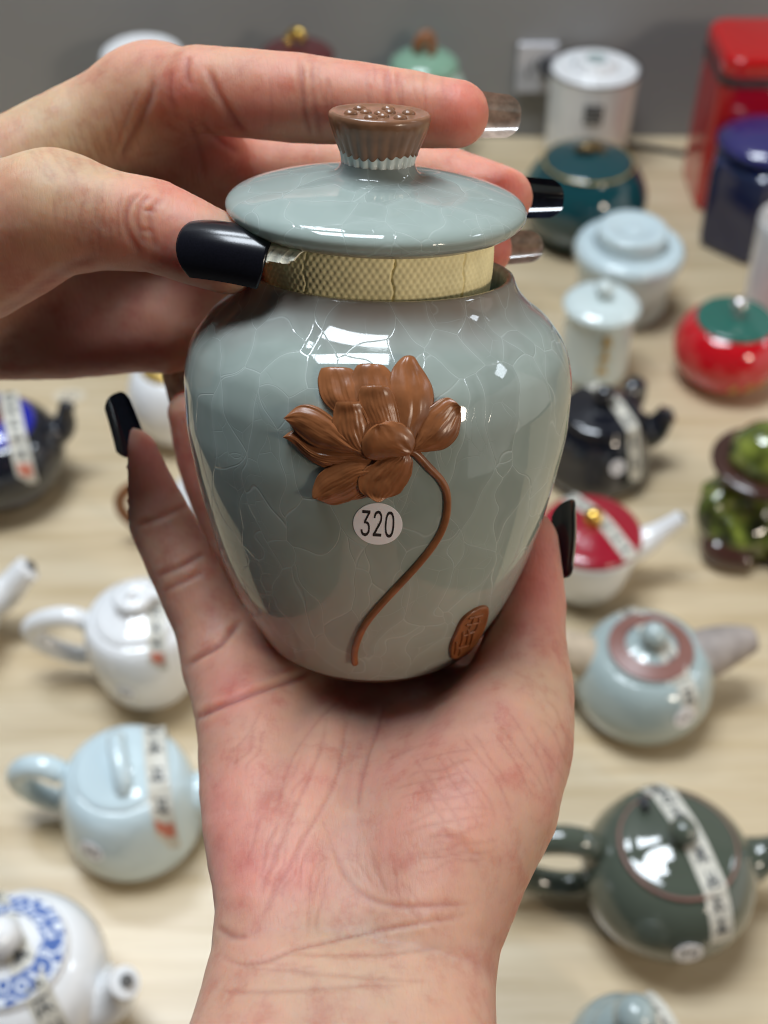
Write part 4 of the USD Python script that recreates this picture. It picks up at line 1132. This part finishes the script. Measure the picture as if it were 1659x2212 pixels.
# wall socket with plug and flex
p = EYE + (FWD + RIGHT * (1158 - CX) / FOC + UP * (CY - 143) / FOC) * 1.0
k = WALL_Y / p[1]
sx, sz = p[0] * k, CAMH + (p[2] - CAMH) * k
t = thing('wall_socket', 'white wall socket with a black plug, left of the white cup', 'socket', (sx, WALL_Y, sz))
b = trimesh.creation.box((.040, .009, .050)); b.apply_translation((0, -.003, 0)); part(t, 'plate', b, MAT['plastic'], False)
for q, (dx, dz) in enumerate([(-.009, -.004), (-.004, .005)]):
    b = trimesh.creation.box((.002, .002, .007)); b.apply_translation((dx, -.0078, dz)); part(t, 'slot', b, MAT['rubber'], False)
t = thing('power_cord', 'black plug in the wall socket with its flex trailing along the table', 'cord', (sx + .010, WALL_Y - .008, sz + .004))
part(t, 'plug', tube([(0, 0, 0), (0, -.012, 0), (.002, -.022, -.002)], [.009, .008, .005], 14), MAT['rubber'], 50)
part(t, 'flex', tube([(.002, -.022, -.002), (.006, -.030, -.03), (.012, -.022, -sz + .01), (.05, -.012, -sz + .000), (.10, -.018, -sz - .001), (.15, -.035, -sz - .001), (.24, -.05, -sz - .001)], .0028, 10, smooth_n=60), MAT['rubber'], 50)


def rounded_box(w, d, h, rad, n=10, z0=0.0):
    a = np.linspace(0, np.pi / 2, n)
    pts = []
    for sx_, sy_, o in ((1, 1, 0), (-1, 1, np.pi / 2), (-1, -1, np.pi), (1, -1, 3 * np.pi / 2)):
        pts.append(np.c_[sx_ * (w / 2 - rad) + rad * np.cos(a + o), sy_ * (d / 2 - rad) + rad * np.sin(a + o)])
    return np.vstack(pts)


def loft(outline, levels):
    """levels: (scale, z); closed solid through scaled copies of a plan outline"""
    n = len(outline)
    v = np.vstack([np.c_[outline * s, np.full(n, z)] for s, z in levels] + [[[0, 0, levels[0][1]], [0, 0, levels[-1][1]]]])
    k = len(levels); a, b = len(v) - 2, len(v) - 1
    i, j = np.meshgrid(np.arange(k - 1), np.arange(n), indexing='ij')
    qf = np.stack([i * n + j, i * n + (j + 1) % n, (i + 1) * n + (j + 1) % n, (i + 1) * n + j], -1).reshape(-1, 4)
    jj = np.arange(n)
    return trimesh.Trimesh(v, np.vstack([qf[:, [0, 1, 2]], qf[:, [0, 2, 3]], np.stack([np.full(n, a), (jj + 1) % n, jj], 1), np.stack([np.full(n, b), (k - 1) * n + jj, (k - 1) * n + (jj + 1) % n], 1)]), process=False)


# red canister, right edge
t, p, d = jar_like('tall_canister', 'tall glossy red canister with a dark banded red lid, at the right edge', 'canister', 1602, 412)
hC = height_at(p, 84)
o_ = rounded_box(.115, .095, 1, .018)
part(t, 'body', loft(o_, [(.90, 0), (.96, .002), (.985, .008), (1.0, hC * .5), (1.0, hC - .026)]), MAT['lacquer'], 40)
part(t, 'dark_band', loft(o_, [(1.0, hC - .0255), (1.02, hC - .0245), (1.02, hC - .018), (1.0, hC - .0175)]), MAT['dull'], 40)
part(t, 'lid', loft(o_, [(1.0, hC - .017), (1.01, hC - .0155), (1.01, hC - .006), (.985, hC - .001), (.94, hC + .001)]), MAT['lacquer'], 40)
# navy hexagonal jar
t, p, d = jar_like('hexagonal_jar', 'dark navy six sided jar with a violet domed lid, before the red canister', 'jar', 1612, 515)
hN = height_at(p, 300)
a = np.linspace(0, 2 * np.pi, 6, endpoint=False) + .26
hexo = []
for k in range(6):
    p0, p1 = np.array([math.cos(a[k]), math.sin(a[k])]), np.array([math.cos(a[(k + 1) % 6]), math.sin(a[(k + 1) % 6])])
    for f in np.linspace(.04, .96, 8): hexo.append(p0 + (p1 - p0) * f)
hexo = np.array(hexo)
part(t, 'body', loft(hexo * .056, [(.80, 0), (.88, .002), (.93, .01), (1.0, hN * .75), (.96, hN * .86), (.80, hN * .92), (.70, hN * .93)]), MAT['navy'], 30)
l_ = lathe_part(t, 'lid', sm([(.046, hN * .93), (.0475, hN * .95), (.046, hN * .99), (.036, hN * 1.06), (.018, hN * 1.11), (.001, hN * 1.12)], 50), MAT['violet'])
lathe_part(l_, 'lid_rim', [(.0478, hN * .945), (.0492, hN * .955), (.0492, hN * .975), (.0470, hN * .985)], MAT['navy'])
# pale blue caddy
t, p, d = jar_like('tea_caddy', 'pale blue tea caddy with a flat stepped lid, right of the upper hand', 'caddy', 1338, 662)
hB = height_at(p, 487)
prof = sm([(.036, 0), (.038, .002), (.041, .02), (.047, hB * .62), (.0475, hB * .74), (.043, hB * .80)], 70)
lathe_part(t, 'body', prof, MAT['ice'])
lathe_part(t, 'lid', sm([(.0320, hB * .80), (.0300, hB * .805), (.0300, hB * .85), (.0300, hB * .93), (.0295, hB * .97), (.0275, hB * .985), (.02, hB * .987), (.001, hB * .988)], 80), MAT['ice'])
# small pale caddy with gold signs
t, p, d = jar_like('small_tea_caddy', 'small pale mint caddy with a round knob and faint gold signs', 'caddy', 1277, 800)
hS = height_at(p, 640)
prof = sm([(.026, 0), (.028, .002), (.0295, .015), (.0285, hS * .55), (.0275, hS * .8), (.027, hS * .86)], 60)
lathe_part(t, 'body', prof, MAT['ice2'])
l_ = lathe_part(t, 'lid', sm([(.0305, hS * .865), (.0315, hS * .89), (.030, hS * .92), (.019, hS * .98), (.001, hS)], 50), MAT['ice2'])
lathe_part(l_, 'knob', finial(hS + .001, .0072), MAT['ice2'], 40)
bits = []
for k in range(3):
    for (x0, y0, x1, y1) in GLYPHS[k]:
        q = []
        for f in (0, .5, 1):
            a = -1.48 + (x0 + (x1 - x0) * f) * .011 / .0285; z = hS * (.68 - .18 * k) + (y0 + (y1 - y0) * f) * .012
            q.append((.0291 * math.cos(a), .0291 * math.sin(a), z))
        bits.append(tube(q, .0006, 5, smooth_n=6))
part(t, 'gold_signs', trimesh.util.concatenate(bits), MAT['goldprint'], True)
# white tall cup, right edge
t, p, d = jar_like('tall_white_cup', 'tall white cup cut by the right edge, behind the red jar', 'cup', 1672, 700)
hW = height_at(p, 478)
lathe_part(t, 'body', [(.026, 0), (.030, .002), (.032, .02), (.037, hW - .002), (.036, hW), (.034, hW - .004), (.029, .02), (.0, .018)], MAT['white'])
# red round jar with the green lid
t, p, d = jar_like('round_red_jar', 'round red jar with a flat green lid and silver knob', 'jar', 1556, 812)
hR = height_at(p, 690)
r = .0450
prof = sm([(.50 * r, 0), (.58 * r, .002), (.86 * r, hR * .22), (r, hR * .5), (.95 * r, hR * .75), (.76 * r, hR * .95), (.68 * r, hR * .985)], 70)
lathe_part(t, 'body', prof, MAT['red'])
l_ = lathe_part(t, 'lid', sm([(.70 * r, hR * .985), (.695 * r, hR * 1.01), (.5 * r, hR * 1.045), (.2 * r, hR * 1.06), (.001, hR * 1.065)], 50), MAT['pine'])
lathe_part(l_, 'knob', np.vstack([[(.0045, hR * 1.06), (.004, hR * 1.12), (.0035, hR * 1.15)], np.c_[.0068 * np.cos(np.linspace(-1, 1.57, 12)), hR * 1.15 + .006 + .0065 * np.sin(np.linspace(-1, 1.57, 12))]]), MAT['silver'], 30)
bits = []
for k in range(3):
    for (x0, y0, x1, y1) in GLYPHS[3 + k]:
        q = []
        for f in (0, .5, 1):
            a = -1.62 + .30 * k + (x0 + (x1 - x0) * f) * .010 / r; z = hR * (.34) + (y0 + (y1 - y0) * f) * .010
            rr = np.interp(z, prof[:40, 1], prof[:40, 0]) + .0003
            q.append((rr * math.cos(a), rr * math.sin(a), z))
        bits.append(tube(q, .0006, 5, smooth_n=6))
part(t, 'gold_signs', trimesh.util.concatenate(bits), MAT['goldprint'], True)
# green and brown glazed figurine
t, p, d = jar_like('glazed_figurine', 'glossy green and brown glazed figurine of a seated man in a brimmed hat', 'figurine', 1606, 1140)
hF = height_at(p, 935)
rf = .034
def lump(rows, seed, amp, sub=4):
    pr = sm([(a * rf, b * hF) for a, b in rows], 60)
    ms = lathe(np.vstack([[0, pr[0, 1]], pr, [0, pr[-1, 1]]]), 80)
    v = np.array(ms.vertices); n_ = meshkit.fbm(v * 70, 3, seed) - .5
    rr = np.hypot(v[:, 0], v[:, 1])[:, None] + 1e-6
    v[:, :2] *= 1 + amp * n_[:, None]
    ms.vertices = v
    return ms
body_ = lump([(.80, 0), (1.0, .03), (1.06, .16), (.98, .30), (.74, .42), (.60, .50)], 5, .35)
part(t, 'robe', body_, MAT['moss'], True)
head_ = lump([(.52, .46), (.60, .54), (.62, .64), (.56, .72)], 6, .15); part(t, 'head', head_, MAT['umber'], True)
nz_ = trimesh.creation.icosphere(3, .005).apply_scale((1, 1, .8)).apply_translation((-.004, -.60 * rf, hF * .62)); part(t, 'nose', nz_, MAT['umber'], True)
for s in (-1, 1):
    part(t, 'arm', tube([(s * .62 * rf, -.2 * rf, hF * .44), (s * .98 * rf, -.55 * rf, hF * .30), (s * .45 * rf, -1.0 * rf, hF * .24), (s * .12 * rf, -1.05 * rf, hF * .27)], [.009, .010, .008, .006], 14), MAT['moss'], 50)
    part(t, 'leg', tube([(s * .45 * rf, -.5 * rf, .012), (s * .85 * rf, -.95 * rf, .012), (s * .25 * rf, -1.2 * rf, .010)], [.011, .011, .008], 14), MAT['umber'], 50)
part(t, 'hat_brim', lathe(sm([(.2 * rf, .70 * hF), (.75 * rf, .70 * hF), (1.06 * rf, .685 * hF), (1.08 * rf, .70 * hF), (.8 * rf, .735 * hF), (.3 * rf, .74 * hF)], 50), 72), MAT['umber'], 50)
part(t, 'hat_crown', lump([(.74, .73), (.75, .78), (.66, .90), (.40, 1.0), (.05, 1.03)], 8, .10), MAT['moss'], True)
# behind the hand: white bowl lid, maroon jar, green jar
p, d = at(345, 372)
t = thing('white_jar', 'white lidded jar, its flat top showing above the upper hand at left', 'jar', p); hh_ = height_at(p, 98)
lathe_part(t, 'body', sm([(.030, 0), (.034, .002), (.042, .05), (.043, hh_ * .8), (.037, hh_ * .9)], 60), MAT['white'])
lathe_part(t, 'lid', sm([(.0395, hh_ * .905), (.0405, hh_ * .93), (.036, hh_ * .975), (.018, hh_ * .995), (.001, hh_)], 50), MAT['white'])
p, d = at(655, 372)
t = thing('maroon_jar', 'dark maroon jar with a gold knob, behind the forefinger', 'jar', p); hh_ = height_at(p, 97)
lathe_part(t, 'body', sm([(.030, 0), (.034, .002), (.042, .05), (.041, hh_ * .8), (.034, hh_ * .9)], 60), MAT['maroon'])
l_ = lathe_part(t, 'lid', sm([(.036, hh_ * .9), (.037, hh_ * .925), (.030, hh_ * .975), (.015, hh_ * .995), (.001, hh_)], 50), MAT['maroon'])
part(l_, 'knob', tube([(-.008, 0, hh_ + .003), (-.003, .003, hh_ + .010), (.004, -.002, hh_ + .012), (.006, .001, hh_ + .004)], [.003, .0045, .0045, .003], 14), MAT['gold'], 50)
p, d = at(912, 330)
t = thing('green_jar', 'mint green jar with a brown knob, behind the forefinger tip', 'jar', p); hh_ = height_at(p, 112)
lathe_part(t, 'body', sm([(.034, 0), (.040, .002), (.046, .03), (.042, hh_ * .7), (.034, hh_ * .85)], 60), MAT['palemint'])
l_ = lathe_part(t, 'lid', sm([(.0345, hh_ * .85), (.0355, hh_ * .875), (.029, hh_ * .95), (.014, hh_ * .99), (.001, hh_)], 50), MAT['mint'])
part(l_, 'knob', tube([(-.007, .002, hh_), (-.004, 0, hh_ + .012), (.002, .002, hh_ + .016), (.007, -.002, hh_ + .006), (.005, -.004, hh_ - .002)], [.004, .006, .006, .005, .004], 14), MAT['darkwood'], 50)

# small number label lying on the table
p, d = at(150, 856)
t = thing('number_label', 'small pale number label lying on the bare table at left', 'label', p)
lb = trimesh.creation.cylinder(.011, .0004, sections=40); lb.apply_scale((1.25, .8, 1)); lb.apply_translation((0, 0, .0004))
part(t, 'paper', lb, plain('faded_label', (0.60, 0.52, 0.39), 0.5, vary=0.02), False)
tx_ = meshkit.text_mesh('22', .008, .0002); tx_.apply_translation([-tx_.bounds[:, 0].mean(), -tx_.bounds[:, 1].mean(), .0007]); part(t, 'digits', tx_, plain('faded_ink', (0.22, 0.20, 0.18), 0.6), False)
